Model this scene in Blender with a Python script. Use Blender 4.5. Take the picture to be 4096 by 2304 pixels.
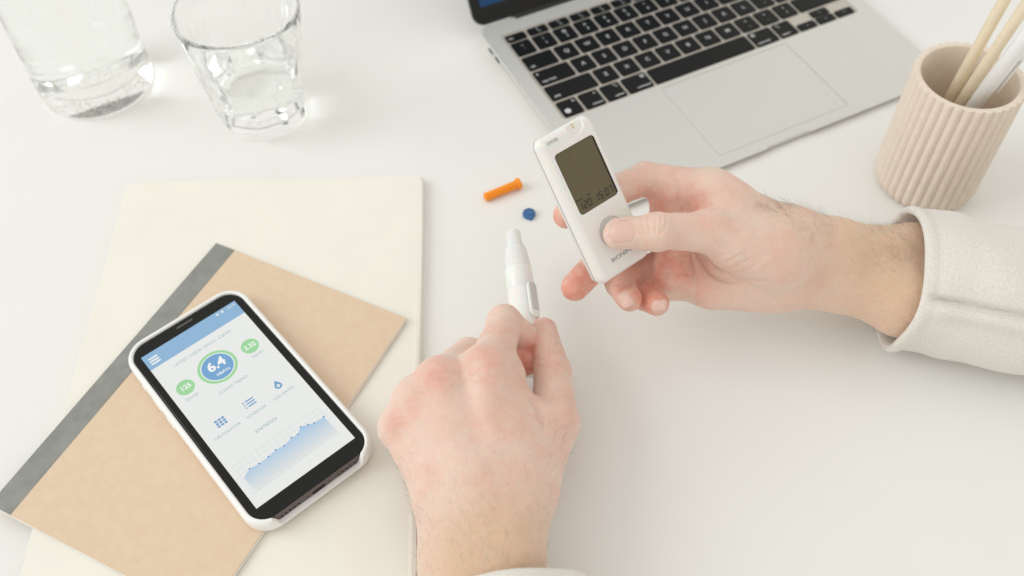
import bpy, bmesh, math, random
import numpy as np
from mathutils import Vector, Matrix

for _o in list(bpy.data.objects):
    bpy.data.objects.remove(_o)
SC = bpy.context.scene
COL = SC.collection
PI = math.pi
MM = 0.001

# ------------------------------------------------------------------ camera
CAM_POS = (0.0, 0.0, 503.404)
CAM_R = Vector((0.9997688, -0.0169988, -0.0131670))
CAM_U = Vector((0.0215018, 0.7903903, 0.6122262))
CAM_F = Vector((0.0, 0.6123678, -0.7905730))
cd = bpy.data.cameras.new('camera')
cam = bpy.data.objects.new('camera', cd)
COL.objects.link(cam)
m = Matrix.Identity(4)
for i in range(3):
    m[i][0] = CAM_R[i]; m[i][1] = CAM_U[i]; m[i][2] = -CAM_F[i]; m[i][3] = CAM_POS[i]*MM
cam.matrix_world = m
cd.sensor_fit = 'HORIZONTAL'; cd.sensor_width = 36.0; cd.lens = 33.996
cd.clip_start = 0.01; cd.clip_end = 50.0
cd.dof.use_dof = True
cd.dof.focus_distance = 0.548
cd.dof.aperture_fstop = 5.6
SC.camera = cam

# ------------------------------------------------------------------ light
W = bpy.data.worlds.new('World'); SC.world = W; W.use_nodes = True
bg = W.node_tree.nodes['Background']
bg.inputs[0].default_value = (1.0, 0.976, 0.92, 1)
bg.inputs[1].default_value = 0.885
def area(name, loc, target, sx, sy, power, color):
    l = bpy.data.lights.new(name, 'AREA'); l.shape = 'RECTANGLE'; l.size = sx; l.size_y = sy
    l.energy = power; l.color = color
    o = bpy.data.objects.new(name, l); COL.objects.link(o)
    o.location = loc
    o.rotation_euler = (Vector(target)-Vector(loc)).to_track_quat('-Z', 'Y').to_euler()
    return o
area('window_light', (-4.0, 0.15, 2.70), (0.0, 0.42, 0.0), 2.9, 2.9, 86.0, (0.93, 0.985, 1.0))
SC.view_settings.view_transform = 'Standard'
SC.view_settings.look = 'None'
SC.view_settings.exposure = 0.0
SC.view_settings.gamma = 1.0
SC.cycles.use_denoising = True
SC.cycles.max_bounces = 32
SC.cycles.transmission_bounces = 28
SC.cycles.transparent_max_bounces = 16
SC.cycles.diffuse_bounces = 5
SC.cycles.glossy_bounces = 24
SC.cycles.caustics_refractive = True
SC.cycles.caustics_reflective = True
SC.cycles.blur_glossy = 0.05
SC.cycles.sample_clamp_indirect = 12.0

# ------------------------------------------------------------------ materials
def srgb(r, g, b):
    f = lambda c: (c/255/12.92) if c/255 <= 0.04045 else ((c/255+0.055)/1.055)**2.4
    return (f(r), f(g), f(b), 1.0)

def mat(name, color, rough=0.5, metal=0.0, spec=0.5, noise=0.0, nscale=300.0, bump=0.0, bscale=800.0, trans=0.0, ior=1.45, sss=0.0, coat=0.0, col2=None, emit=0.0, sheen=0.0):
    M = bpy.data.materials.new(name); M.use_nodes = True
    nt = M.node_tree; p = nt.nodes['Principled BSDF']
    p.inputs['Base Color'].default_value = color
    p.inputs['Roughness'].default_value = rough
    p.inputs['Metallic'].default_value = metal
    p.inputs['Specular IOR Level'].default_value = spec
    p.inputs['IOR'].default_value = ior
    p.inputs['Transmission Weight'].default_value = trans
    p.inputs['Coat Weight'].default_value = coat
    p.inputs['Sheen Weight'].default_value = sheen
    if sss:
        p.inputs['Subsurface Weight'].default_value = 1.0
        p.inputs['Subsurface Radius'].default_value = (1.0, 0.5, 0.3)
        p.inputs['Subsurface Scale'].default_value = sss
    if emit:
        p.inputs['Emission Color'].default_value = color
        p.inputs['Emission Strength'].default_value = emit
    if noise or bump or col2:
        tc = nt.nodes.new('ShaderNodeTexCoord')
    if noise or col2:
        n = nt.nodes.new('ShaderNodeTexNoise'); n.inputs['Scale'].default_value = nscale; n.inputs['Detail'].default_value = 5
        nt.links.new(tc.outputs['Object'], n.inputs['Vector'])
        mx = nt.nodes.new('ShaderNodeMix'); mx.data_type = 'RGBA'
        c2 = col2 if col2 else tuple(c*(1-noise) for c in color[:3])+(1,)
        mx.inputs['A'].default_value = color; mx.inputs['B'].default_value = c2
        rp = nt.nodes.new('ShaderNodeMapRange'); rp.inputs[1].default_value = 0.35; rp.inputs[2].default_value = 0.68
        nt.links.new(n.outputs['Fac'], rp.inputs[0]); nt.links.new(rp.outputs[0], mx.inputs['Factor'])
        nt.links.new(mx.outputs['Result'], p.inputs['Base Color'])
    if bump:
        n2 = nt.nodes.new('ShaderNodeTexNoise'); n2.inputs['Scale'].default_value = bscale; n2.inputs['Detail'].default_value = 3
        nt.links.new(tc.outputs['Object'], n2.inputs['Vector'])
        b = nt.nodes.new('ShaderNodeBump'); b.inputs['Strength'].default_value = bump; b.inputs['Distance'].default_value = 0.0006
        nt.links.new(n2.outputs['Fac'], b.inputs['Height']); nt.links.new(b.outputs['Normal'], p.inputs['Normal'])
    return M

MT = {}
MT['table'] = mat('table_laminate', (0.83, 0.825, 0.80, 1), 0.7, spec=0.08, noise=0.02, nscale=9, bump=0.03, bscale=1500)
MT['folder'] = mat('cream_cover', (0.86, 0.835, 0.765, 1), 0.75, spec=0.12, noise=0.03, nscale=25, bump=0.05, bscale=1200)
MT['paper'] = mat('paper', (0.83, 0.81, 0.76, 1), 0.8, noise=0.10, nscale=60)
MT['kraft'] = mat('kraft_card', (0.745, 0.588, 0.44, 1), 0.8, spec=0.2, col2=(0.722, 0.557, 0.408, 1), nscale=220, bump=0.05, bscale=2500)
MT['spine'] = mat('grey_tape', (0.30, 0.31, 0.29, 1), 0.75, spec=0.25, noise=0.16, nscale=120, bump=0.08, bscale=3000)
MT['alu'] = mat('silver_metal', (0.70, 0.70, 0.665, 1), 0.40, metal=0.45, noise=0.03, nscale=500, bump=0.02, bscale=5000)
MT['well'] = mat('keyboard_well', (0.56, 0.52, 0.465, 1), 0.5, metal=0.3)
MT['trackpad'] = mat('trackpad_glass', (0.685, 0.685, 0.652, 1), 0.36, metal=0.45)
MT['key'] = mat('key_plastic', (0.005, 0.006, 0.006, 1), 0.30, spec=0.24, bump=0.04, bscale=6000)
MT['legend'] = mat('key_print', (0.62, 0.64, 0.64, 1), 0.5)
MT['black'] = mat('black_plastic', (0.012, 0.012, 0.013, 1), 0.35)
MT['bezel'] = mat('black_bezel', (0.006, 0.006, 0.006, 1), 0.22, spec=0.35)
MT['blue_screen'] = mat('lit_blue_screen', (0.006, 0.045, 0.13, 1), 0.25, spec=0.3, emit=0.2)
MT['gap'] = mat('dark_gap', (0.10, 0.10, 0.095, 1), 0.6)
MT['clay'] = mat('beige_ceramic', (0.80, 0.70, 0.60, 1), 0.7, spec=0.2, noise=0.05, nscale=150, bump=0.05, bscale=1800)
MT['wood'] = mat('pale_wood', (0.87, 0.76, 0.57, 1), 0.55, noise=0.08, nscale=90)
MT['white_plastic'] = mat('white_plastic', (0.84, 0.84, 0.82, 1), 0.30, sss=0.0008)
MT['white_gloss'] = mat('glossy_white_plastic', (0.84, 0.84, 0.83, 1), 0.16)
MT['case'] = mat('white_silicone', (0.86, 0.86, 0.85, 1), 0.5)
MT['phone_metal'] = mat('dark_phone_metal', (0.16, 0.135, 0.13, 1), 0.30, metal=0.85)
MT['phone_glass'] = mat('black_phone_glass', (0.008, 0.009, 0.008, 1), 0.10, spec=0.3)
MT['hole'] = mat('dark_hole', (0.006, 0.006, 0.006, 1), 0.6)
MT['orange'] = mat('orange_plastic', (0.95, 0.32, 0.008, 1), 0.38, sss=0.0012)
MT['blue'] = mat('blue_plastic', (0.05, 0.15, 0.34, 1), 0.42)
MT['glass'] = mat('clear_glass', (0.992, 1.0, 0.996, 1), 0.0, trans=1.0, ior=1.47)
MT['water'] = mat('water', (1.0, 1.0, 1.0, 1), 0.0, trans=1.0, ior=1.333)
MT['frost'] = mat('frosted_plastic', (0.88, 0.885, 0.87, 1), 0.25, trans=0.12, ior=1.4, sss=0.001, bump=0.05, bscale=700)
MT['lcd'] = mat('lcd_panel', (0.118, 0.094, 0.046, 1), 0.22, noise=0.05, nscale=400)
MT['lcd_ink'] = mat('lcd_segment', (0.032, 0.026, 0.014, 1), 0.35)
MT['grey_ring'] = mat('grey_button', (0.60, 0.605, 0.58, 1), 0.4)
MT['grey_print'] = mat('grey_print', (0.20, 0.20, 0.19, 1), 0.5)
MT['gold'] = mat('gold_contact', (0.78, 0.52, 0.16, 1), 0.3, metal=1.0)
MT['grip'] = mat('grey_grip', (0.60, 0.60, 0.59, 1), 0.5)
MT['meter'] = mat('pearl_white_plastic', (0.83, 0.815, 0.79, 1), 0.27, sss=0.0006)
MT['meter_side'] = mat('white_side_plastic', (0.84, 0.84, 0.82, 1), 0.25)
MT['silver'] = mat('silver_trim', (0.62, 0.63, 0.615, 1), 0.4)
MT['nail'] = mat('finger_nail', (0.74, 0.50, 0.43, 1), 0.33, spec=0.35)
MT['hair'] = mat('arm_hair', (0.20, 0.135, 0.09, 1), 0.5)

def emis(name, c, s=0.86):
    return mat(name, c, 0.12, emit=s, spec=0.35)
# the phone display gives off its own light
def disp(name, r, g, b, k=0.62):
    M = bpy.data.materials.new(name); M.use_nodes = True
    p = M.node_tree.nodes['Principled BSDF']
    c = srgb(r, g, b)
    p.inputs['Base Color'].default_value = (0.02, 0.02, 0.02, 1)
    p.inputs['Roughness'].default_value = 0.15
    p.inputs['Emission Color'].default_value = c
    p.inputs['Emission Strength'].default_value = k
    return M
MT['d_white'] = disp('display_white', 229, 231, 229, 0.97)
MT['d_blue'] = disp('display_header_blue', 140, 183, 219, 0.88)
MT['d_green'] = disp('display_green', 160, 222, 160, 0.86)
MT['d_circle'] = disp('display_disc_blue', 112, 167, 214, 0.88)
MT['d_icon'] = disp('display_icon_blue', 112, 164, 210, 0.85)
MT['d_text'] = disp('display_text', 150, 188, 196, 0.86)
MT['d_text_dark'] = disp('display_title_text', 110, 165, 180, 0.86)
MT['d_dot'] = disp('display_dot', 38, 120, 176, 0.86)
MT['d_grid'] = disp('display_grid', 208, 214, 213, 0.90)
MT['d_pure'] = disp('display_letter_white', 240, 243, 240, 0.95)

def gradient_disp():
    M = bpy.data.materials.new('display_chart_fill'); M.use_nodes = True
    nt = M.node_tree; p = nt.nodes['Principled BSDF']
    p.inputs['Base Color'].default_value = (0.02, 0.02, 0.02, 1); p.inputs['Roughness'].default_value = 0.15
    tc = nt.nodes.new('ShaderNodeTexCoord'); sp = nt.nodes.new('ShaderNodeSeparateXYZ')
    nt.links.new(tc.outputs['Object'], sp.inputs[0])
    mr = nt.nodes.new('ShaderNodeMapRange'); mr.inputs[1].default_value = -0.1215; mr.inputs[2].default_value = -0.1045
    nt.links.new(sp.outputs['Y'], mr.inputs[0])
    mx = nt.nodes.new('ShaderNodeMix'); mx.data_type = 'RGBA'
    mx.inputs['A'].default_value = srgb(229, 231, 229); mx.inputs['B'].default_value = srgb(160, 199, 232)
    nt.links.new(mr.outputs[0], mx.inputs['Factor']); nt.links.new(mx.outputs['Result'], p.inputs['Emission Color'])
    p.inputs['Emission Strength'].default_value = 0.9
    return M
MT['d_chart'] = gradient_disp()

# ------------------------------------------------------------------ builders (millimetres in, metres out)
def link(o, parent=None):
    COL.objects.link(o)
    if parent is not None: o.parent = parent
    return o

def thing(name, label, cat, loc=(0, 0, 0), rz=0.0, group=None, mw=None):
    o = bpy.data.objects.new(name, None); COL.objects.link(o)
    o.empty_display_size = 0.01
    if mw is not None: o.matrix_world = mw
    else:
        o.location = Vector(loc)*MM; o.rotation_euler = (0, 0, rz)
    o['label'] = label; o['category'] = cat
    if group: o['group'] = group
    return o

def flat_caps(me):   # flat end faces keep hard edges, so that their shading is not bent by the rounding beside them
    ek = {tuple(sorted(e.vertices)): e.index for e in me.edges}
    at = me.attributes.get('sharp_edge') or me.attributes.new('sharp_edge', 'BOOLEAN', 'EDGE')
    hard = set()
    for q in me.polygons:
        if len(q.vertices) > 4:
            q.use_smooth = False
            for k in q.edge_keys: hard.add(ek[tuple(sorted(k))])
    at = me.attributes['sharp_edge']
    for i in hard: at.data[i].value = True

def mesh(name, verts, faces, mt, parent=None, smooth=True, sharp=0.7):
    me = bpy.data.meshes.new(name)
    me.from_pydata([tuple(c*MM for c in v) for v in verts], [], [tuple(int(i) for i in f) for f in faces])
    me.materials.append(MT[mt] if isinstance(mt, str) else mt)
    if smooth:
        me.polygons.foreach_set('use_smooth', [len(q.vertices) <= 4 for q in me.polygons])
        if sharp:
            me.set_sharp_from_angle(angle=sharp)
            flat_caps(me)
    me.update()
    return link(bpy.data.objects.new(name, me), parent)

def loft(rings, cap0=True, cap1=True, close=False):
    n = len(rings[0]); v = [p for r in rings for p in r]; f = []
    k = len(rings)
    for a in range(k if close else k-1):
        b = (a+1) % k
        for i in range(n):
            j = (i+1) % n
            f.append((a*n+i, a*n+j, b*n+j, b*n+i))
    if not close:
        if cap0: f.append(tuple(range(n-1, -1, -1)))
        if cap1: f.append(tuple((k-1)*n+i for i in range(n)))
    return v, f

def joinvf(*parts):
    V, F = [], []
    for v, f in parts:
        o = len(V); V += list(v); F += [tuple(i+o for i in q) for q in f]
    return V, F

def rrect(w, h, r, seg=6, cx=0.0, cy=0.0, dense=0):
    r = max(min(r, w/2-1e-4, h/2-1e-4), 1e-3)
    pts = []
    for (sx, sy, a0) in ((1, -1, -PI/2), (1, 1, 0), (-1, 1, PI/2), (-1, -1, PI)):
        for k in range(seg+1):
            a = a0+PI/2*k/seg
            pts.append((cx+sx*(w/2-r)+r*math.cos(a), cy+sy*(h/2-r)+r*math.sin(a)))
    if dense:
        out = []
        for i in range(len(pts)):
            a, b = pts[i], pts[(i+1) % len(pts)]
            d = math.hypot(b[0]-a[0], b[1]-a[1])
            nn = dense if d > max(r, 3.0)*0.9 else 1
            for k in range(nn):
                out.append((a[0]+(b[0]-a[0])*k/nn, a[1]+(b[1]-a[1])*k/nn))
        pts = out
    return pts

def slab(w, h, r, prof, cx=0.0, cy=0.0, seg=6):
    return loft([[(x, y, z) for x, y in rrect(w-2*i, h-2*i, r-i, seg, cx, cy)] for i, z in prof])

def edged(z0, z1, b):   # a rounded-over edge profile
    return [(b, z0), (b*.3, z0+b*.3), (0, z0+b), (0, z1-b), (b*.3, z1-b*.3), (b, z1)]

def disc(cx, cy, r, z0, z1, n=24, b=0.0):
    ring = lambda rr, z: [(cx+rr*math.cos(2*PI*i/n), cy+rr*math.sin(2*PI*i/n), z) for i in range(n)]
    if b: return loft([ring(r, z0), ring(r, z1-b), ring(r-b*.3, z1-b*.3), ring(r-b, z1)])
    return loft([ring(r, z0), ring(r, z1)])

def lathe(prof, n=48, cap0=True, cap1=True, close=False):
    return loft([[(r*math.cos(2*PI*i/n), r*math.sin(2*PI*i/n), z) for i in range(n)] for r, z in prof], cap0, cap1, close)

def annulus(cx, cy, r0, r1, z0, z1, n=48):
    ring = lambda rr, z: [(cx+rr*math.cos(2*PI*i/n), cy+rr*math.sin(2*PI*i/n), z) for i in range(n)]
    return loft([ring(r0, z0), ring(r1, z0), ring(r1, z1), ring(r0, z1)], close=True)

def prism(pts, z0, z1):
    return loft([[(x, y, z0) for x, y in pts], [(x, y, z1) for x, y in pts]])

def box(x0, x1, y0, y1, z0, z1):
    return prism([(x0, y0), (x1, y0), (x1, y1), (x0, y1)], z0, z1)

def frame_from(p0, p1, up=(0, 0, 1)):
    z = (Vector(p1)-Vector(p0)).normalized(); x = Vector(up).cross(z)
    if x.length < 1e-4: x = Vector((1, 0, 0)).cross(z)
    x.normalize(); y = z.cross(x)
    M = Matrix.Identity(4)
    for i in range(3):
        M[i][0] = x[i]; M[i][1] = y[i]; M[i][2] = z[i]; M[i][3] = p0[i]*MM
    return M

def tube(pts, radii, n=10):
    pts = [Vector(p) for p in pts]; rings = []
    t = (pts[1]-pts[0]).normalized(); u = t.orthogonal().normalized()
    for i, p in enumerate(pts):
        a = pts[max(i-1, 0)]; b = pts[min(i+1, len(pts)-1)]
        t = (b-a).normalized(); u = (u-t*u.dot(t)).normalized(); w = t.cross(u)
        r = radii[i] if hasattr(radii, '__len__') else radii
        rings.append([tuple(p+u*(r*math.cos(2*PI*k/n))+w*(r*math.sin(2*PI*k/n))) for k in range(n)])
    return loft(rings)

def text(name, s, size, x, y, z, mt, parent, align='CENTER', rz=0.0, bold=0.0, th=0.05, wide=1.0):
    cu = bpy.data.curves.new(name, 'FONT'); cu.body = s; cu.size = size*MM
    cu.align_x = align; cu.align_y = 'CENTER'; cu.extrude = th*MM; cu.offset = bold*MM; cu.resolution_u = 3
    o = bpy.data.objects.new(name, cu); COL.objects.link(o)
    dg = bpy.context.evaluated_depsgraph_get()
    me = bpy.data.meshes.new_from_object(o.evaluated_get(dg))
    bpy.data.objects.remove(o); bpy.data.curves.remove(cu)
    me.materials.clear(); me.materials.append(MT[mt])
    M = Matrix.Translation((x*MM, y*MM, z*MM)) @ Matrix.Rotation(rz, 4, 'Z') @ Matrix.Diagonal((wide, 1, 1, 1))
    me.transform(M)
    return link(bpy.data.objects.new(name, me), parent)

def cut(o, *cutters):
    for c in cutters:
        md = o.modifiers.new('cut', 'BOOLEAN'); md.operation = 'DIFFERENCE'; md.solver = 'EXACT'; md.object = c
        dg = bpy.context.evaluated_depsgraph_get()
        me = bpy.data.meshes.new_from_object(o.evaluated_get(dg))
        o.modifiers.clear(); o.data = me
        bpy.data.objects.remove(c)
    me.polygons.foreach_set('use_smooth', [len(q.vertices) <= 4 for q in me.polygons]); me.set_sharp_from_angle(angle=0.6); flat_caps(me)
    return o

def tag(o, label, cat, group=None):
    o['label'] = label; o['category'] = cat
    if group: o['group'] = group
    return o

# ------------------------------------------------------------------ the table top
o = mesh('tabletop', *slab(2600, 1500, 15, [(0, -28), (0, -1.5), (0.5, -.5), (1.5, 0)], 0, 620), 'table')
o['kind'] = 'structure'
# ------------------------------------------------------------------ laptop
TILT = math.radians(2.2)
lap = thing('laptop', 'open silver laptop with black keys and a dark screen, at the back of the desk', 'laptop', (13.28, 601.84, 11.0), 0.45598)
lap.rotation_euler = (TILT, 0, 0.45598)
LX0, LX1, LY0, LY1 = -14.3, 289.8, -160.0, 56.0
def base_ring(i, z, low=False):
    out = []
    for x, y in rrect(LX1-LX0-2*i, LY1-LY0-2*i, 11-i*.5, 8, (LX0+LX1)/2, (LY0+LY1)/2):
        zb = -9.5-0.0384*y
        out.append((x, y, zb if low else max(z, zb+.3)))
    return out
base = mesh('base', *loft([base_ring(5, 0, True), base_ring(1.2, -2.4), base_ring(.25, -1.3), base_ring(0, -.75), base_ring(.25, -.2), base_ring(.8, 0)]), 'alu', lap, sharp=0.6)
c1 = mesh('cutter', *slab(278.6, 106.6, 3.0, [(0, -1.0), (0, 5)], 137.9, -13.6), 'alu', lap)
c2 = mesh('cutter', *slab(117.6, 79.6, 3.2, [(0, -.6), (0, 5)], 140.4, -110.6), 'alu', lap)
c3 = mesh('cutter', *box(20, 255.5, 52.6, 70, -30, 5), 'alu', lap)
c4 = mesh('cutter', *slab(42, 6, 2.9, [(1.2, -2.6), (0, 3)], 137, -160.6), 'alu', lap)
cut(base, c1, c2, c3, c4)
mesh('keyboard_well', *slab(278.4, 106.4, 3.0, [(0, -1.05), (0, -.96)], 137.9, -13.6), 'well', lap)
mesh('trackpad', *slab(116.8, 78.8, 2.8, [(0, -.7), (0, -.16), (.12, -.08)], 140.4, -110.6), 'trackpad', lap)
mesh('hinge', *tube([(20.4, 58.2, -4.2), (255.1, 58.2, -4.2)], 4.4, 16), 'black', lap)
for py in (30.5, 19.0):
    v, f = slab(7.6, 2.0, .95, [(0, 0), (0, .5)])
    v = [(-14.3+.42-z, py+x, -3.9+y) for x, y, z in v]
    mesh('port', v, [q[::-1] for q in f], 'hole', lap)
for fx in (15, 262):
    v, f = disc(fx, -140, 6, -5.6, -4.0); mesh('foot', v, f, 'black', lap)
    v, f = disc(fx, 40, 6, -12.5, -11.0); mesh('foot', v, f, 'black', lap)

U = 19.0
def key(x0, wu, yc, h, legs, fmt='c'):
    w = wu*U-2.3
    k = mesh('key', *slab(w, h, 1.5, [(.1, -.95), (0, -.2), (.12, .02), (.45, .14)], x0*U+wu*U/2-1.25+1.2, yc, 3), 'key', lap)
    cx = x0*U+wu*U/2
    for (s, dx, dy, sz, al) in legs:
        text('legend', s, sz, cx+dx*w/2, yc+dy*h/2, .16, 'legend', k, al, 0, .05, .012)
R0, RH = 16.4, 18.8
for i in range(14):
    key(i*14.5/14, 14.5/14, 33.0, 8.4, [('esc', -.8, -.1, 3.2, 'LEFT')] if i == 0 else ([('F%d' % i, .1, -.5, 2.2, 'CENTER'), ('\u2022', .0, .25, 5.0, 'CENTER')] if i < 13 else []))
num = [('`', '~')]+list(zip('1234567890-=', '!@#$%^&*()_+'))
for i, (a, b) in enumerate(num):
    key(i, 1, RH, R0, [(a, .05, -.32, 4.3, 'CENTER'), (b, -.0, .36, 3.9, 'CENTER')])
key(13, 1.5, RH, R0, [('delete', .82, -.5, 3.2, 'RIGHT')])
key(0, 1.5, 0, R0, [('tab', -.82, -.55, 3.3, 'LEFT')])
for i, a in enumerate('QWERTYUIOP'): key(1.5+i, 1, 0, R0, [(a, 0, 0, 5.3, 'CENTER')])
for i, (a, b) in enumerate(('[{', ']}', '\\|')): key(11.5+i, 1, 0, R0, [(a, .05, -.32, 4.0, 'CENTER'), (b, 0, .36, 3.8, 'CENTER')])
key(0, 1.75, -RH, R0, [('caps lock', -.84, -.55, 3.3, 'LEFT'), ('\u2022', -.82, .5, 6.5, 'CENTER')])
for i, a in enumerate('ASDFGHJKL'): key(1.75+i, 1, -RH, R0, [(a, 0, 0, 5.3, 'CENTER')])
for i, (a, b) in enumerate((';:', '\'"')): key(10.75+i, 1, -RH, R0, [(a, .05, -.32, 4.0, 'CENTER'), (b, 0, .36, 3.8, 'CENTER')])
key(12.75, 1.75, -RH, R0, [('return', .84, -.55, 3.2, 'RIGHT')])
key(0, 2.25, -2*RH, R0, [('shift', -.86, -.55, 3.3, 'LEFT')])
for i, a in enumerate('ZXCVBNM'): key(2.25+i, 1, -2*RH, R0, [(a, 0, 0, 5.3, 'CENTER')])
for i, (a, b) in enumerate((',<', '.>', '/?')): key(9.25+i, 1, -2*RH, R0, [(a, .05, -.32, 4.0, 'CENTER'), (b, 0, .36, 3.8, 'CENTER')])
key(12.25, 2.25, -2*RH, R0, [('shift', .86, -.55, 3.2, 'RIGHT')])
MY = -3*RH-.4
key(0, 1, MY, 17.0, [('fn', .78, .6, 3.2, 'RIGHT'), ('\u25cf', -.42, -.42, 6.4, 'CENTER')])
key(1, 1, MY, 17.0, [('control', .8, -.62, 3.0, 'RIGHT'), ('^', .55, .5, 4.6, 'CENTER')])
key(2, 1, MY, 17.0, [('option', .8, -.62, 3.0, 'RIGHT'), ('\u2325', .5, .55, 4.2, 'CENTER')])
key(3, 1.25, MY, 17.0, [('command', .84, -.62, 3.0, 'RIGHT'), ('\u2318', .66, .55, 4.6, 'CENTER')])
key(4.25, 5, MY, 17.0, [])
key(9.25, 1.25, MY, 17.0, [('command', -.84, -.62, 3.0, 'LEFT'), ('\u2318', -.66, .55, 4.6, 'CENTER')])
key(10.5, 1, MY, 17.0, [('option', -.8, -.62, 3.0, 'LEFT'), ('\u2325', -.5, .55, 4.2, 'CENTER')])
key(11.5, 1, MY-4.4, 7.8, [('\u25c2', 0, 0, 3.4, 'CENTER')])
key(12.5, 1, MY-4.4, 7.8, [('\u25be', 0, 0, 3.4, 'CENTER')])
key(12.5, 1, MY+4.4, 7.8, [('\u25b4', 0, 0, 3.4, 'CENTER')])
key(13.5, 1, MY-4.4, 7.8, [('\u25b8', 0, 0, 3.4, 'CENTER')])
# lid, opened to about 120 degrees
LM = Matrix.Translation((0, 57.0*MM, -2.0*MM)) @ Matrix.Rotation(math.radians(60), 4, 'X')
def onlid(o):
    o.data.transform(LM); return o
lid = onlid(mesh('lid', *slab(304.1, 214, 10, [(1.5, -4.6), (.4, -3.9), (0, -3.0), (0, -.4), (.4, 0)], 137.75, 108.5), 'black', lap))
onlid(mesh('bezel', *slab(303.0, 213, 9.5, [(0, -.02), (0, .25), (.2, .32)], 137.75, 108.5), 'bezel', lap))
onlid(mesh('screen', *slab(288, 181, 2, [(0, .33), (0, .37)], 137.75, 106.5), 'blue_screen', lap))

# ------------------------------------------------------------------ cream notebook and kraft notebook
KA = math.atan2(0.448, 0.894)
nb = thing('cream_notebook', 'large closed cream notebook lying under the brown notebook', 'notebook', (-62.4, 490.7, 0), 0.0)
def warp(pts):   # cover outline in world mm -> local
    return [(x+62.4, y-490.7) for x, y in pts]
A, B_, Cc, D_ = (-62.4, 490.7), (-54.2, 188.0), (-265.0, 188.0), (-274.1, 487.2)
def quad(u, v):
    x = (1-u)*(1-v)*D_[0]+u*(1-v)*A[0]+u*v*B_[0]+(1-u)*v*Cc[0]
    y = (1-u)*(1-v)*D_[1]+u*(1-v)*A[1]+u*v*B_[1]+(1-u)*v*Cc[1]
    return x+62.4, y-490.7
def cover_ring(ins, z, wob=0.0):
    out = []
    for x, y in rrect(210-2*ins, 300-2*ins, 9.0, 7, 0, 0, dense=24):
        px, py = x, y
        if px > 0:   # square spine corners
            px = x; 
        u, v = (px+105)/210, (150-py)/300
        X, Y = quad(u, v)
        Y += wob*math.sin(u*5.2+.6)*(1-v)*1.3
        X += wob*math.sin(v*7)*0.5
        out.append((X, Y, z+0.35*math.sin(u*3.1+v*2.0)*(1 if z > 3 else 0)))
    return out
nb_cover = mesh('cover', *loft([cover_ring(.4, 4.9, 1), cover_ring(0, 5.1, 1), cover_ring(0, 5.5, 1), cover_ring(.35, 5.8, 1)]), 'folder', nb)
mesh('back_cover', *loft([cover_ring(.3, .05, 1), cover_ring(0, .25, 1), cover_ring(0, .7, 1), cover_ring(.3, .95, 1)]), 'folder', nb)
mesh('page_block', *loft([cover_ring(2.0, .95, 1), cover_ring(1.8, 2.4, 1), cover_ring(2.0, 4.9, 1)]), 'paper', nb)
sp = []
for k in range(25):
    v = k/24
    X, Y = quad(1.0, v*.985+.008)
    sp.append([(X-2.4+3.4*math.cos(a), Y, 2.95+2.85*math.sin(a)) for a in [(-PI/2+PI*j/10) for j in range(11)]]+[(X-4, Y, 5.5), (X-4, Y, .3)])
mesh('spine', *loft(sp), 'folder', nb)

kb = thing('kraft_notebook', 'brown card notebook with a grey tape spine, lying under the phone', 'notebook', (-198.66, 426.94, 5.9), -math.atan2(0.448, 0.894))
# local x runs along the short edge, local y along the spine (negative = towards the viewer)
def krect(x0, x1, y0, y1, z0, z1, r=1.2, amp=0.25):
    out = []
    for z, ins in ((z0, .1), (z0+.05, 0), (z1-.05, 0), (z1, .1)):
        ring = []
        for x, y in rrect(x1-x0-2*ins, y1-y0-2*ins, r, 4, (x0+x1)/2, (y0+y1)/2, dense=16):
            ring.append((x, y, z+amp*math.sin((x)*.03)*math.sin(-y*.022)))
        out.append(ring)
    return loft(out)
mesh('back_cover', *krect(0, 147, -210, 0, 0.1, .45), 'kraft', kb)
mesh('page_block', *krect(.4, 147.45, -210.5, -.4, .45, 2.35), 'paper', kb)
mesh('cover', *krect(0, 147, -210, 0, 2.3, 2.72), 'kraft', kb)
mesh('spine_tape', *krect(-.25, 14.9, -210.05, .05, 2.73, 2.86, .6), 'spine', kb)
mesh('spine_edge', *box(-.32, -.02, -210, 0, .1, 2.8), 'spine', kb)

# ------------------------------------------------------------------ phone
ph = thing('phone', 'smartphone in a white case showing a glucose app, lying on the brown notebook', 'phone', (-225.23, 328.33, 8.6), math.radians(40.193))
PCX, PCY = 32.65, -65.9
def case_ring(ins, z):
    out = []
    for x, y in rrect(81.8-2*ins, 157.0-2*ins, max(15-ins, 9), 10, PCX, PCY, dense=60):
        zz = z
        if y < PCY-70:
            t = min(max((29.5-abs(x-PCX))/4.0, 0), 1); t = t*t*(3-2*t)
            zz = min(z, z*(1-t)+min(z, 3.1)*t)
        out.append((x, y, zz))
    return out
mesh('phone_case', *loft([case_ring(2.6, .05), case_ring(1.0, .5), case_ring(.25, 1.6), case_ring(0, 3.0), case_ring(0, 7.6), case_ring(.3, 9.0), case_ring(1.0, 10.0), case_ring(1.8, 10.5), case_ring(2.6, 10.5), case_ring(3.1, 10.1), case_ring(3.32, 9.4), case_ring(3.32, 1.2)], True, True), 'case', ph)
mesh('body', *slab(75.2, 150.4, 11.5, [(2.2, 1.25), (.6, 2.0), (0, 3.6), (0, 6.6), (.25, 8.0), (.7, 9.05)], PCX, PCY, 10), 'phone_metal', ph)
mesh('front_glass', *slab(74.2, 149.4, 11.0, [(0, 9.05), (.1, 9.35), (.7, 9.5)], PCX, PCY, 10), 'phone_glass', ph)
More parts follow.
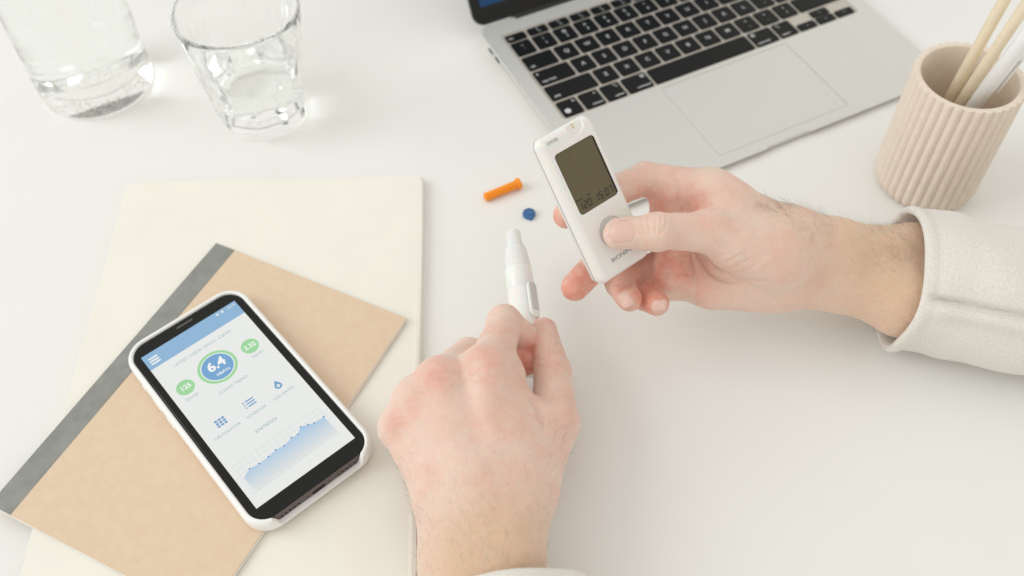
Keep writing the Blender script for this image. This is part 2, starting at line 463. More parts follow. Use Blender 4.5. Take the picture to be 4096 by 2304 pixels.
for sgn in (-1, 1):
    for k in range(6):
        v, f = disc(0, 0, .72, 0, .12, 12)
        cx = PCX+sgn*(13.2+k*2.75)
        mesh('speaker_hole', [(cx+x, PCY-75.2-z, 5.2+y) for x, y, z in v], f, 'hole', ph)
    v, f = disc(0, 0, .7, 0, .12, 12); cx = PCX+sgn*7.2
    mesh('screw', [(cx+x, PCY-75.2-z, 5.2+y) for x, y, z in v], f, 'gap', ph)
v, f = slab(8.6, 2.6, 1.28, [(0, 0), (0, .14)])
mesh('charging_port', [(PCX+x, PCY-75.2-z, 5.1+y) for x, y, z in v], f, 'hole', ph)
for y0, ln in ((-18, 6), (-34, 11), (-50, 11)):
    v, f = slab(ln, 3.6, 1.7, [(0, 0), (.2, .75), (.8, 1.0)])
    mesh('side_button', [(PCX-40.35-z, y0+x, 5.6+y) for x, y, z in v], [q[::-1] for q in f], 'case', ph)
mesh('earpiece', *slab(11, 1.1, .5, [(0, 9.5), (0, 9.53)], 32.7, 5.2), 'gap', ph)
mesh('front_camera', *disc(44, 5.2, 1.2, 9.5, 9.53), 'bezel', ph)
scr = mesh('display', *box(0, 65.25, -130.68, 0, 9.50, 9.55), 'd_white', ph, smooth=False)
def flat(name, vf, mt): return mesh(name, vf[0], vf[1], mt, scr, smooth=False)
flat('header_bar', box(0, 65.25, -12.2, 0, 9.56, 9.58), 'd_blue')
for k in range(3): flat('menu_bar', box(2.6, 8.6, -5.0-k*2.15, -3.9-k*2.15, 9.59, 9.61), 'd_pure')
text('clock', '12:19', 2.7, 61.0, -2.4, 9.6, 'd_pure', scr, 'CENTER', th=.01)
text('status_icon', '+', 4.2, 55.0, -2.5, 9.6, 'd_pure', scr, 'CENTER', bold=.12, th=.01)
flat('status_icon', annulus(51.5, -2.4, .5, .95, 9.59, 9.61, 16), 'd_pure')
text('app_text', 'LATEST CHECK 10/03/21 4:28 PM', 2.95, 31.8, -18.6, 9.6, 'd_text', scr, th=.01, wide=.93)
flat('value_ring', annulus(31.6, -36.4, 10.2, 12.0, 9.56, 9.58, 64), 'd_green')
flat('value_ring', disc(31.6, -36.4, 10.2, 9.56, 9.58, 64), 'd_pure')
flat('value_disc', disc(31.6, -36.4, 9.6, 9.59, 9.61, 64), 'd_circle')
text('app_text', '6.4', 9.4, 31.8, -34.6, 9.63, 'd_pure', scr, bold=.28, th=.01)
text('app_text', 'HbA1c', 3.1, 32.6, -41.6, 9.63, 'd_pure', scr, bold=.06, th=.01)
flat('value_disc', disc(9.9, -36.4, 5.5, 9.56, 9.58, 48), 'd_green')
flat('value_disc', disc(54.2, -36.4, 5.5, 9.56, 9.58, 48), 'd_green')
text('app_text', '125', 4.6, 10.0, -36.4, 9.6, 'd_pure', scr, bold=.12, th=.01)
text('app_text', '2.32', 4.4, 54.2, -36.4, 9.6, 'd_pure', scr, bold=.12, th=.01)
text('app_text', 'Dinner', 3.0, 9.6, -44.8, 9.6, 'd_text', scr, th=.01)
text('app_text', 'Insulin', 3.0, 54.8, -44.4, 9.6, 'd_text', scr, th=.01)
text('app_text', '10 DAYS TREND', 2.9, 31.8, -53.8, 9.6, 'd_text', scr, th=.01, wide=.93)
for a in range(3):
    for b in range(3):
        if a == 0 and b == 0: pass
        flat('calculator_icon', box(10.3+a*2.25, 12.0+a*2.25, -73.6+b*2.0, -72.1+b*2.0, 9.56, 9.58), 'd_icon')
for b in range(3):
    flat('logbook_icon', box(28.9, 29.9, -73.2+b*2.0, -72.3+b*2.0, 9.56, 9.58), 'd_icon')
    flat('logbook_icon', box(30.7, 36.2, -73.2+b*2.0, -72.3+b*2.0, 9.56, 9.58), 'd_icon')
dp = [(51.7+2.3*math.cos(a), -72.0+2.3*math.sin(a)) for a in [math.radians(150+240*k/20) for k in range(21)]]+[(51.7, -67.6)]
flat('drop_icon', prism(dp, 9.56, 9.58), 'd_icon')
flat('drop_icon', box(50.4, 53.0, -72.35, -71.65, 9.59, 9.6), 'd_pure'); flat('drop_icon', box(51.35, 52.05, -73.3, -70.7, 9.59, 9.605), 'd_pure')
text('app_text', 'CALCULATOR', 2.85, 13.1, -78.8, 9.6, 'd_text', scr, th=.01, wide=.93)
text('app_text', 'LOGBOOK', 2.85, 32.5, -78.7, 9.6, 'd_text', scr, th=.01, wide=.93)
text('app_text', 'LOG ENTRY', 2.85, 51.5, -78.6, 9.6, 'd_text', scr, th=.01, wide=.93)
text('app_text', 'STATISTICS', 2.95, 32.0, -90.1, 9.6, 'd_text_dark', scr, th=.01, wide=.95)
gp = [(9.9, -107.6), (15.7, -108.4), (21.9, -108.2), (27.3, -107.2), (32.2, -108.2), (38.2, -106.6), (42.0, -107.2), (46.1, -104.2), (50.2, -105.8), (53.4, -107.2), (59.8, -107.4)]
flat('chart_fill', prism([(4.6, -110.2)]+gp+[(60.2, -121.4), (5.2, -122.6)][::1], 9.56, 9.57), 'd_chart')
gv = []
for k in range(16):
    x = 3.8+k*3.8; gv.append(box(x-.07, x+.07, -122.8, -98.4, 9.58, 9.585))
for k in range(7):
    y = -100.4-k*3.6; gv.append(box(3.0, 61.6, y-.07, y+.07, 9.587, 9.592))
flat('chart_grid', joinvf(*gv), 'd_grid')
for x, y in gp: flat('chart_point', disc(x, y, .5, 9.6, 9.62, 12), 'd_dot')

# ------------------------------------------------------------------ drinking glass
gl = thing('drinking_glass', 'clear facetted tumbler half filled with water, beside the big glass jar', 'glass', (-186.5, 563.5, 0.02))
NF = 10
def facet_r(th, z):
    r = 31.0+13.5*(z/98.0)**1.05
    t = min(max((63-z)/7.0, 0), 1); t = t*t*(3-2*t)
    a = ((th+.2) % (2*PI/NF))-PI/NF
    fac = math.cos(PI/NF)/math.cos(a)
    r2 = r*1.035*fac
    r = r*(1-t)+r2*t
    if z < 6: r -= 2.6*(1-z/6.0)**2
    return r
NT = 160
zs = [0, 1.0, 2.5, 4.5, 7, 12, 20, 30, 40, 50, 55, 57, 59, 61, 63, 66, 72, 80, 88, 94, 97]
rings = [[(facet_r(2*PI*i/NT, z)*math.cos(2*PI*i/NT), facet_r(2*PI*i/NT, z)*math.sin(2*PI*i/NT), z) for i in range(NT)] for z in zs]
circ = lambda r, z, n=NT: [(r*math.cos(2*PI*i/n), r*math.sin(2*PI*i/n), z) for i in range(n)]
rings += [circ(44.1, 97.9), circ(43.4, 98.2), circ(42.7, 97.8)]
gin = lambda z: 31.0+13.5*(z/98.0)**1.05-2.3-1.6*max(0, (60-z)/60)
for z in (92, 80, 66, 50, 35, 22, 15): rings.append(circ(gin(z), z))
rings += [circ(gin(12)-2, 12), circ(gin(12)-6, 10.6), circ(12, 9.7)]
mesh('tumbler', *loft(rings), 'glass', gl, sharp=0.5)
wr = [circ(12, 9.66), circ(gin(12)-5.9, 10.55), circ(gin(12)-1.9, 11.95)]+[circ(gin(z)+.1, z) for z in (15, 22, 35, 46)]
wr += [circ(gin(47)+.1, 47.6), circ(gin(47)-.8, 47.1), circ(gin(47)-3, 46.9)]
mesh('water', *loft(wr), 'water', gl)

# ------------------------------------------------------------------ big glass jar
jr = thing('glass_jar', 'tall clear glass jar of water with a thick seeded base, at the left edge', 'jar', (-324.0, 602.0, 0.02))
def jp(z): return 43.2-4.0*max(0, (5-z)/5)**2
jr_r = [circ(jp(0), 0, 96), circ(jp(1), 1, 96), circ(jp(2.5), 2.5, 96), circ(43.2, 5, 96), circ(43.4, 20, 96), circ(43.4, 150, 96), circ(43.2, 190, 96), circ(36, 207, 96), circ(24, 217, 96), circ(22, 245, 96), circ(20.5, 246, 96), circ(20, 244, 96), circ(21.5, 217, 96), circ(33.5, 205, 96), circ(40.4, 190, 96), circ(40.6, 150, 96), circ(40.6, 26, 96), circ(39.5, 21, 96), circ(36, 18.4, 96), circ(10, 18.0, 96)]
mesh('jar_body', *loft(jr_r), 'glass', jr)
mesh('water', *loft([circ(10, 17.96, 96), circ(36.1, 18.35, 96), circ(39.6, 20.9, 96), circ(40.7, 26, 96), circ(40.7, 149, 96), circ(39, 148.2, 96)]), 'water', jr)
random.seed(4)
bv = []
for k in range(1300):
    a = random.uniform(0, 2*PI); rr = 39.5*math.sqrt(random.random()); z = random.uniform(1.2, 15.5); s = random.uniform(.18, .5)
    cx, cy = rr*math.cos(a), rr*math.sin(a)
    vv = [(cx+s*x, cy+s*y, z+s*zz) for x, y, zz in ((1, 0, 0), (0, 1, 0), (-1, 0, 0), (0, -1, 0), (0, 0, .8), (0, 0, -.8))]
    bv.append((vv, [(0, 1, 4), (1, 2, 4), (2, 3, 4), (3, 0, 4), (1, 0, 5), (2, 1, 5), (3, 2, 5), (0, 3, 5)]))
MT['seed'] = mat('seed_glass', (0.80, 0.77, 0.67, 1), 0.6, spec=0.2)
sd = mesh('seed', *joinvf(*bv), 'seed', jr, smooth=True, sharp=0); sd['kind'] = 'stuff'

# ------------------------------------------------------------------ ribbed cup and what stands in it
cp = thing('pen_cup', 'beige ribbed ceramic cup holding two wooden rods and a white pen', 'cup', (295.0, 479.0, 0.02))
NR, NC = 35, 35*16
def cup_out(i, z):
    th = 2*PI*i/NC; ph_ = (th*NR/(2*PI)) % 1.0
    rib = 1.75*(1-abs(2*ph_-1)**1.8)
    fade = min(max(z/3.0, 0), 1)*min(1, .86+max(0, (94.2-z)/2.2))
    r = 33.4+rib*fade
    if z < 11: r -= 5.2*(1-math.sqrt(max(0, 1-((11-z)/11.0)**2)))
    return (r*math.cos(th), r*math.sin(th), z)
cr = [[cup_out(i, z) for i in range(NC)] for z in (0, .3, 1.0, 2.2, 4, 6.5, 9, 11, 30, 50, 70, 88, 92.5, 94.0, 95.0)]
cc = lambda r, z: [(r*math.cos(2*PI*i/NC), r*math.sin(2*PI*i/NC), z) for i in range(NC)]
cr += [cc(33.2, 95.2), cc(31.0, 95.2), cc(30.5, 94.9), cc(30.2, 94.2), cc(30.0, 80), cc(29.8, 40), cc(29.5, 9), cc(27, 6.5), cc(5, 6)]
mesh('cup_body', *loft(cr), 'clay', cp, sharp=0.9)

def rod(name, p0, p1, r, label, group):
    p0, p1 = Vector(p0), Vector(p1); d = (p1-p0).normalized()
    base_ = p0-d*((p0.z-7.2)/d.z); L = 185
    M = frame_from(base_, base_+d)
    o = mesh(name, *lathe([(r*.8, 0), (r, .6), (r, L-.6), (r*.8, L)], 28), 'wood'); o.matrix_world = M
    return tag(o, label, 'pencil', group)
rod('wooden_pencil', (295.5, 491.8, 66.0), (294.6, 479.5, 152.0), 3.6, 'leftmost of the two pale wooden pencils in the ribbed cup', 'wooden pencils in the cup')
rod('wooden_pencil', (300.3, 485.7, 66.0), (300.3, 468.8, 146.0), 3.6, 'pale wooden pencil between the other pencil and the white pen', 'wooden pencils in the cup')
p0, p1 = Vector((304.8, 477.5, 70.0)), Vector((301.0, 456.1, 134.0)); d = (p1-p0).normalized()
pb = p0-d*((p0.z-8)/d.z)
pen = thing('white_pen', 'white ballpoint pen with a clip, standing in the ribbed cup', 'pen', mw=frame_from(pb, pb+d, (CAM_POS[0]-pb.x, CAM_POS[1]-pb.y, 300)))
mesh('barrel', *lathe([(1.2, 0), (2.4, 4), (4.6, 16), (4.7, 88.6), (4.3, 88.8)], 32), 'white_gloss', pen)
mesh('cap', *lathe([(4.3, 88.9), (4.95, 89.1), (4.95, 146), (4.2, 148)], 32), 'white_gloss', pen)
v, f = slab(44, 4.6, .8, [(0, 0), (0, 1.2), (.4, 1.6)])
pc = mesh('clip', [(y, 6.6+z, 108+x) for x, y, z in v], f, 'white_gloss', pen)
mesh('clip_root', *box(-2.2, 2.2, 4.3, 7.4, 124, 129.8), 'white_gloss', pen)
pc.data.transform(Matrix.Rotation(math.radians(128), 4, 'Z')); pen.children[-1].data.transform(Matrix.Rotation(math.radians(128), 4, 'Z'))

# ------------------------------------------------------------------ lancet caps
a0, a1 = Vector((-18.0, 468.5, 3.4)), Vector((6.7, 480.9, 4.2))
oc = mesh('lancet_cap', *lathe([(2.1, 0), (2.9, .4), (3.05, 1.0), (3.05, 25.6), (4.0, 26.0), (4.2, 26.3), (4.2, 28.0), (3.9, 28.3)], 32), 'orange')
oc.matrix_world = frame_from(a0, a1)
tag(oc, 'small orange plastic tube with a flange, lying on the desk beside the cream notebook', 'lancet cap')
bl = thing('blue_cap', 'small round blue plastic cap lying below the orange tube', 'cap', (13.0, 454.1, 0.1), 0.2)
mesh('disc', *disc(0, 0, 4.5, 0, 2.7, 40, .7), 'blue', bl)
mesh('knob', *annulus(0, .3, 2.5, 3.1, 2.5, 3.2, 40), 'blue', bl)
mesh('knob', *disc(0, .3, 2.52, 2.4, 3.0, 32, .3), 'blue', bl)
mesh('tab', *slab(2.6, 3.2, .9, [(0, .2), (0, 2.2), (.3, 2.6)], .3, -4.0), 'blue', bl)

# ------------------------------------------------------------------ lancing device
q0, q1 = Vector((1.5, 408.1, 35.0)), Vector((11.2, 306.1, 24.0)); dl = (q1-q0).length
ld = thing('lancing_device', 'white pen-shaped lancing device pinched between thumb and finger', 'lancing device', mw=frame_from(q0, q1, (-.35, -.35, 1)))
mesh('tip', *lathe([(3.3, 0), (4.2, .3), (4.7, 1.5), (4.9, 10), (5.2, 12.5)], 40), 'frost', ld)
mesh('tip_core', *lathe([(1.5, 1.0), (3.2, 1.6), (3.4, 12)], 24), 'white_plastic', ld)
rc = []
for z, r in ((11.5, 5.4), (12.6, 6.6), (14, 7.0), (20, 7.7), (27.0, 8.5), (28.6, 8.8), (29.4, 8.6)):
    rc.append([((r*.96+(.1 if (i % 6) < 3 and 13 < z < 28 else 0))*math.cos(2*PI*i/96), (r*.96+(.1 if (i % 6) < 3 and 13 < z < 28 else 0))*math.sin(2*PI*i/96), z) for i in range(96)])
mesh('cap', *loft(rc), 'frost', ld)
mesh('cap_core', *lathe([(4.0, 13), (5.0, 15), (6.2, 28)], 32), 'white_plastic', ld)
mesh('collar', *lathe([(8.0, 29.2), (8.5, 29.5), (8.7, 44.6), (8.5, 44.9)], 48), 'white_plastic', ld)
mesh('body', *lathe([(8.3, 44.7), (8.7, 45.1), (8.9, 60), (8.7, 90), (8.0, dl-14), (7.0, dl-4), (5.2, dl-.8), (3, dl)], 48), 'white_plastic', ld)
v, f = slab(25, 7.6, 3.7, [(0, 0), (0, 1.7), (.3, 2.1), (.8, 2.3)])
bt = mesh('slider_button', [(x_, y_, z_) for x_, y_, z_ in [(8.0+z, y, 55.5+x) for x, y, z in v]], f, 'white_plastic', ld)
v, f = slab(19.5, 5.4, 1.4, [(0, 0), (0, .35), (.25, .5)])
gp_ = mesh('grip_pad', [(10.15+z, y, 53.5+x) for x, y, z in v], f, 'grip', ld)
v, f = slab(25.8, 8.4, 4.1, [(0, 0), (0, .6)])
mesh('slider_seam', [(8.1+z, y, 55.5+x) for x, y, z in v], f, 'silver', ld)
rg = []
for k in range(9):
    for j in range(3):
        v, f = slab(1.1, 1.1, .5, [(0, .45), (.2, .75)], -8.2+k*2.05, -1.7+j*1.7, 2)
        rg.append(([(10.15+z, y, 53.5+x) for x, y, z in v], f))
gr = mesh('grip_dots', *joinvf(*rg), 'grip', gp_); gr['kind'] = 'stuff'
SLA = math.radians(30)
for ch in ld.children:
    if ch.name.split('.')[0] in ('slider_button', 'grip_pad', 'slider_seam'): ch.data.transform(Matrix.Rotation(SLA, 4, 'Z'))
gr.data.transform(Matrix.Rotation(SLA, 4, 'Z'))
v, f = slab(4.5, 2.0, .5, [(0, 0), (0, .3)])
mo = mesh('window', [(8.55+z, y, 76+x) for x, y, z in v], f, 'grip', ld); mo.data.transform(Matrix.Rotation(SLA, 4, 'Z'))

# ------------------------------------------------------------------ glucose meter
MR = [[0.7827, -0.4081, 0.4699], [0.6215, 0.5533, -0.5546], [-0.0337, 0.7261, 0.6868]]
MTN = (47.79, 364.94, 110.5)
mm_ = Matrix.Identity(4)
for i in range(3):
    for j in range(3): mm_[i][j] = MR[i][j]
    mm_[i][3] = MTN[i]*MM
gm = thing('glucose_meter', 'white handheld glucose meter with a dark grey display, held in the right hand', 'glucose meter', mw=mm_)
mb = mesh('body', *slab(39, 89, 5.2, [(1.2, -6.6), (.3, -6.0), (0, -5), (0, -4.0), (.5, -2.6), (1.4, -1.3), (2.6, -.4), (4.0, 0)], 0, 0, 10), 'meter', gm)
ct = mesh('cutter', *slab(28.2, 36.4, 2.2, [(0, -.9), (-.5, 2)], .9, 14.6), 'meter', gm)
pts = ([(12.2, 50), (12.2, 43)]+[(6.8+5.4*math.cos(a), 41.2+4.2*math.sin(a)) for a in [-PI*k/14 for k in range(15)]]+[(1.4, 50)])[::-1]
ctn = mesh('cutter', *loft([[(x, y, -1.9) for x, y in pts], [(6.8+(x-6.8)*1.12, 43+(y-43)*1.12 if y < 49 else y, 2) for x, y in pts]]), 'meter', gm)
ct3 = mesh('cutter', *disc(.9, -20.2, 8.6, -.35, 3, 64), 'meter', gm)
cut(mb, ct, ctn, ct3)
mesh('back_shell', *slab(38.4, 88.4, 5.0, [(4.5, -12.5), (2.0, -11.8), (.6, -10), (0.2, -6.7)], 0, 0, 10), 'meter_side', gm)
mesh('trim', *slab(38.8, 88.8, 5.1, [(0, -6.95), (0, -6.6)], 0, 0, 10), 'silver', gm)
lc = mesh('display', *slab(28.0, 36.2, 2.1, [(0, -1.0), (0, -.62), (.15, -.55)], .9, 14.6), 'lcd', gm)
mesh('display_edge', *box(14.35, 14.95, -2.6, 31.6, -.8, -.12), 'black', gm)
SEG = {'0': 'abcdef', '1': 'bc', '2': 'abged', '5': 'afgcd', '7': 'abc', '8': 'abcdefg'}
def digit(ch, x, y, w, h):
    t = .72; sh = .10
    def seg(x0, y0, x1, y1):
        g_ = .12
        if abs(x1-x0) > abs(y1-y0): q = [(x0+g_, y0-t/2), (x1-g_, y0-t/2), (x1-g_, y0+t/2), (x0+g_, y0+t/2)]
        else: q = [(x0-t/2, y0+g_), (x0+t/2, y0+g_), (x0+t/2, y1-g_), (x0-t/2, y1-g_)]
        q = [(a+sh*(b-y), b) for a, b in q]
        return prism(q, -.53, -.50)
    P = {'a': (x, y+h, x+w, y+h), 'b': (x+w, y+h/2, x+w, y+h), 'c': (x+w, y, x+w, y+h/2), 'd': (x, y, x+w, y), 'e': (x, y, x, y+h/2), 'f': (x, y+h/2, x, y+h), 'g': (x, y+h/2, x+w, y+h/2)}
    mesh('lcd_digit', *joinvf(*[seg(*P[k]) for k in SEG[ch]]), 'lcd_ink', lc, smooth=False)
for ch, x in (('1', -12.0), ('2', -8.5), ('0', -5.4), ('1', -.3), ('5', 3.0), ('0', 7.3), ('7', 10.3)):
    digit(ch, x, -1.2, 1.95, 3.8)
for yy in (.2, 1.7): mesh('lcd_colon', *box(6.0, 6.45, yy, yy+.5, -.53, -.5), 'lcd_ink', lc, smooth=False)
text('lcd_text', 'Month', 1.75, -9.9, 4.7, -.52, 'lcd_ink', lc, th=.012, bold=.03)
text('lcd_text', 'Day', 1.75, -2.9, 4.7, -.52, 'lcd_ink', lc, th=.012, bold=.03)
mesh('button_ring', *annulus(.9, -20.2, 4.7, 8.35, -.5, -.02, 64), 'grey_ring', gm)
mesh('button', *disc(.9, -20.2, 4.45, -.6, .25, 48, .5), 'meter', gm)
text('model_text', 'GM100', 2.55, -10.4, 39.9, .02, 'grey_print', gm, th=.012)
text('brand_text', 'BIONIME', 3.3, .4, -34.6, .02, 'grey_print', gm, th=.012, wide=1.25)
for y in (42.6, 40.9):
    v, f = lathe([(.05, .45), (.35, .36), (.5, 0), (.5, -.3)], 14); mesh('contact', [(6.5+a, y+b, -1.7+c) for a, b, c in v], [q[::-1] for q in f], 'gold', gm)
# ------------------------------------------------------------------ the two hands: smooth surfaces grown round a skeleton of joints
def smin(a, b, k):
    h = np.maximum(k-np.abs(a-b), 0.0)/k
    return np.minimum(a, b)-h*h*k*0.25

class Body:
    """a signed distance made of tapered limbs; every limb is (p0, p1, r0, r1, blend, flat, axis)"""
    def __init__(self): self.ops = []; self.creases = []; self.marks = []
    def limb(self, p0, p1, r0, r1=None, k=5.0, flat=None, axis=None):
        self.ops.append((np.array(p0, float), np.array(p1, float), r0, r0 if r1 is None else r1, k, flat, None if axis is None else np.array(axis, float)/np.linalg.norm(axis)))
    def chain(self, pts, radii, ks):
        for i in range(len(pts)-1): self.limb(pts[i], pts[i+1], radii[i], radii[i+1], ks[i] if hasattr(ks, '__len__') else ks)
    def ball(self, p, r, k=4.0): self.limb(p, p, r, r, k)
    def crease(self, pts, depth, width): self.creases.append((np.array(pts, float), depth, width))
    def f(self, P):
        d = None
        for p0, p1, r0, r1, k, flat, ax in self.ops:
            ab = p1-p0; L2 = ab@ab
            if L2 < 1e-9: q = P-p0; t = 0.0
            else:
                t = np.clip(((P-p0)@ab)/L2, 0, 1); q = P-p0-t[:, None]*ab
            if flat: q = q+((1/flat-1)*(q@ax))[:, None]*ax
            e = np.sqrt((q*q).sum(1))-(r0+(r1-r0)*t)
            d = e if d is None else smin(d, e, k)
        x, y, z = P[:, 0], P[:, 1], P[:, 2]
        d = d+0.22*np.sin(x*.21+1.3*np.sin(y*.13+z*.17))*np.sin(y*.19+1.1*np.sin(z*.15)+.7)+0.10*np.sin(x*.55+2*np.sin(y*.31))*np.sin(y*.47+z*.39)
        for pts, dep, wid in self.creases:
            lo = pts.min(0)-3*wid; hi = pts.max(0)+3*wid
            msk = np.all((P > lo) & (P < hi), axis=1)
            if not msk.any(): continue
            Q = P[msk]; m2 = np.full(len(Q), 1e9)
            for a, b in zip(pts[:-1], pts[1:]):
                ab = b-a; t = np.clip(((Q-a)@ab)/(ab@ab+1e-12), 0, 1); q = Q-a-t[:, None]*ab
                m2 = np.minimum(m2, (q*q).sum(1))
            d[msk] += dep*np.exp(-m2/(wid*wid))
        return d
    def fc(self, P, n=250000):
        return np.concatenate([self.f(P[i:i+n]) for i in range(0, len(P), n)])
    def grad(self, P, e=0.15):
        g = np.stack([self.fc(P+np.eye(3)[i]*e)-self.fc(P-np.eye(3)[i]*e) for i in range(3)], 1)
        return g/(np.linalg.norm(g, axis=1, keepdims=True)+1e-9)
    def surface(self, P, it=4):
        for _ in range(it): P = P-self.fc(P)[:, None]*self.grad(P)*0.9
        return P
    def settle(self, eye):
        """lay every crease down on the skin it faces"""
        raw, self.creases = self.creases, []; done = []
        for pts, dep, wid in raw:
            q = [pts[0]]
            for a, b in zip(pts[:-1], pts[1:]):
                k = max(1, int(np.linalg.norm(b-a)/1.5)); q += [a+(b-a)*(i+1)/k for i in range(k)]
            q = np.array(q); dr = q-eye; dr /= np.linalg.norm(dr, axis=1, keepdims=True)
            t = np.full(len(q), 380.0)
            for _ in range(60): t += np.clip(self.fc(eye+dr*t[:, None]), -3, 20)*.8
            P = eye+dr*t[:, None]; ok = np.abs(self.fc(P)) < .5
            run = []
            for p_, o_ in zip(P, ok):
                if o_ and (not run or np.linalg.norm(p_-run[-1]) < 6): run.append(p_)
                else:
                    if len(run) > 1: done.append((np.array(run), dep, wid))
                    run = [p_] if o_ else []
            if len(run) > 1: done.append((np.array(run), dep, wid))
        self.creases = done
    def polygonise(self, lo, hi, h):
        lo = np.array(lo, float); B = 6
        n = (np.ceil((np.array(hi)-lo)/(h*B)).astype(int))
        ax = [lo[i]+h*B*(np.arange(n[i])+.5) for i in range(3)]
        G = np.stack(np.meshgrid(*ax, indexing='ij'), -1).reshape(-1, 3)
        c = self.fc(G).reshape(n)
        near = np.abs(c) < h*B*1.25
        N = n*B
        F = np.repeat(np.repeat(np.repeat(c, B, 0), B, 1), B, 2)
        M = np.repeat(np.repeat(np.repeat(near, B, 0), B, 1), B, 2)
        idx = np.argwhere(M)
        F[M] = self.fc(lo+h*(idx+.5))
        s = F < 0
        # surface nets
        cell = np.zeros(N-1, np.uint8)
        for dx in (0, 1):
            for dy in (0, 1):
                for dz in (0, 1): cell += s[dx:N[0]-1+dx, dy:N[1]-1+dy, dz:N[2]-1+dz]
        act = (cell > 0) & (cell < 8)
        ids = -np.ones(N-1, np.int64); ci = np.argwhere(act); ids[act] = np.arange(len(ci))
        acc = np.zeros((len(ci), 3)); cnt = np.zeros(len(ci))
        cor = [(a, b, c_) for a in (0, 1) for b in (0, 1) for c_ in (0, 1)]
        val = {k: F[ci[:, 0]+k[0], ci[:, 1]+k[1], ci[:, 2]+k[2]] for k in cor}
        for a in cor:
            for axx in range(3):
                if a[axx] == 0:
                    b = list(a); b[axx] = 1; b = tuple(b)
                    va, vb = val[a], val[b]; x = (va < 0) != (vb < 0)
                    t = np.where(x, va/(va-vb+1e-12), 0)
                    p = np.tile(np.array(a, float), (len(ci), 1)); p[:, axx] += t
                    acc[x] += p[x]; cnt[x] += 1
        V = lo+h*(ci+acc/cnt[:, None]+.5)
        faces = []
        for axx in range(3):
            o1, o2 = [(1, 2), (2, 0), (0, 1)][axx]
            sl0 = [slice(1, N[i]-1) for i in range(3)]; sl1 = list(sl0); sl0[axx] = slice(0, N[axx]-1); sl1[axx] = slice(1, N[axx])
            a, b = s[tuple(sl0)], s[tuple(sl1)]
            for flip, e in ((0, np.argwhere(a & ~b)), (1, np.argwhere(~a & b))):
                off = np.array([1, 1, 1]); off[axx] = 0
                e = e+off
                def g(d1, d2):
                    q = e.copy(); q[:, o1] += d1; q[:, o2] += d2; return ids[q[:, 0], q[:, 1], q[:, 2]]
                q = np.stack([g(-1, -1), g(0, -1), g(0, 0), g(-1, 0)], 1)
                faces.append(q[:, ::-1] if flip else q)
        Fc = np.concatenate(faces); Fc = Fc[(Fc >= 0).all(1)]
        return self.surface(V, 2), Fc

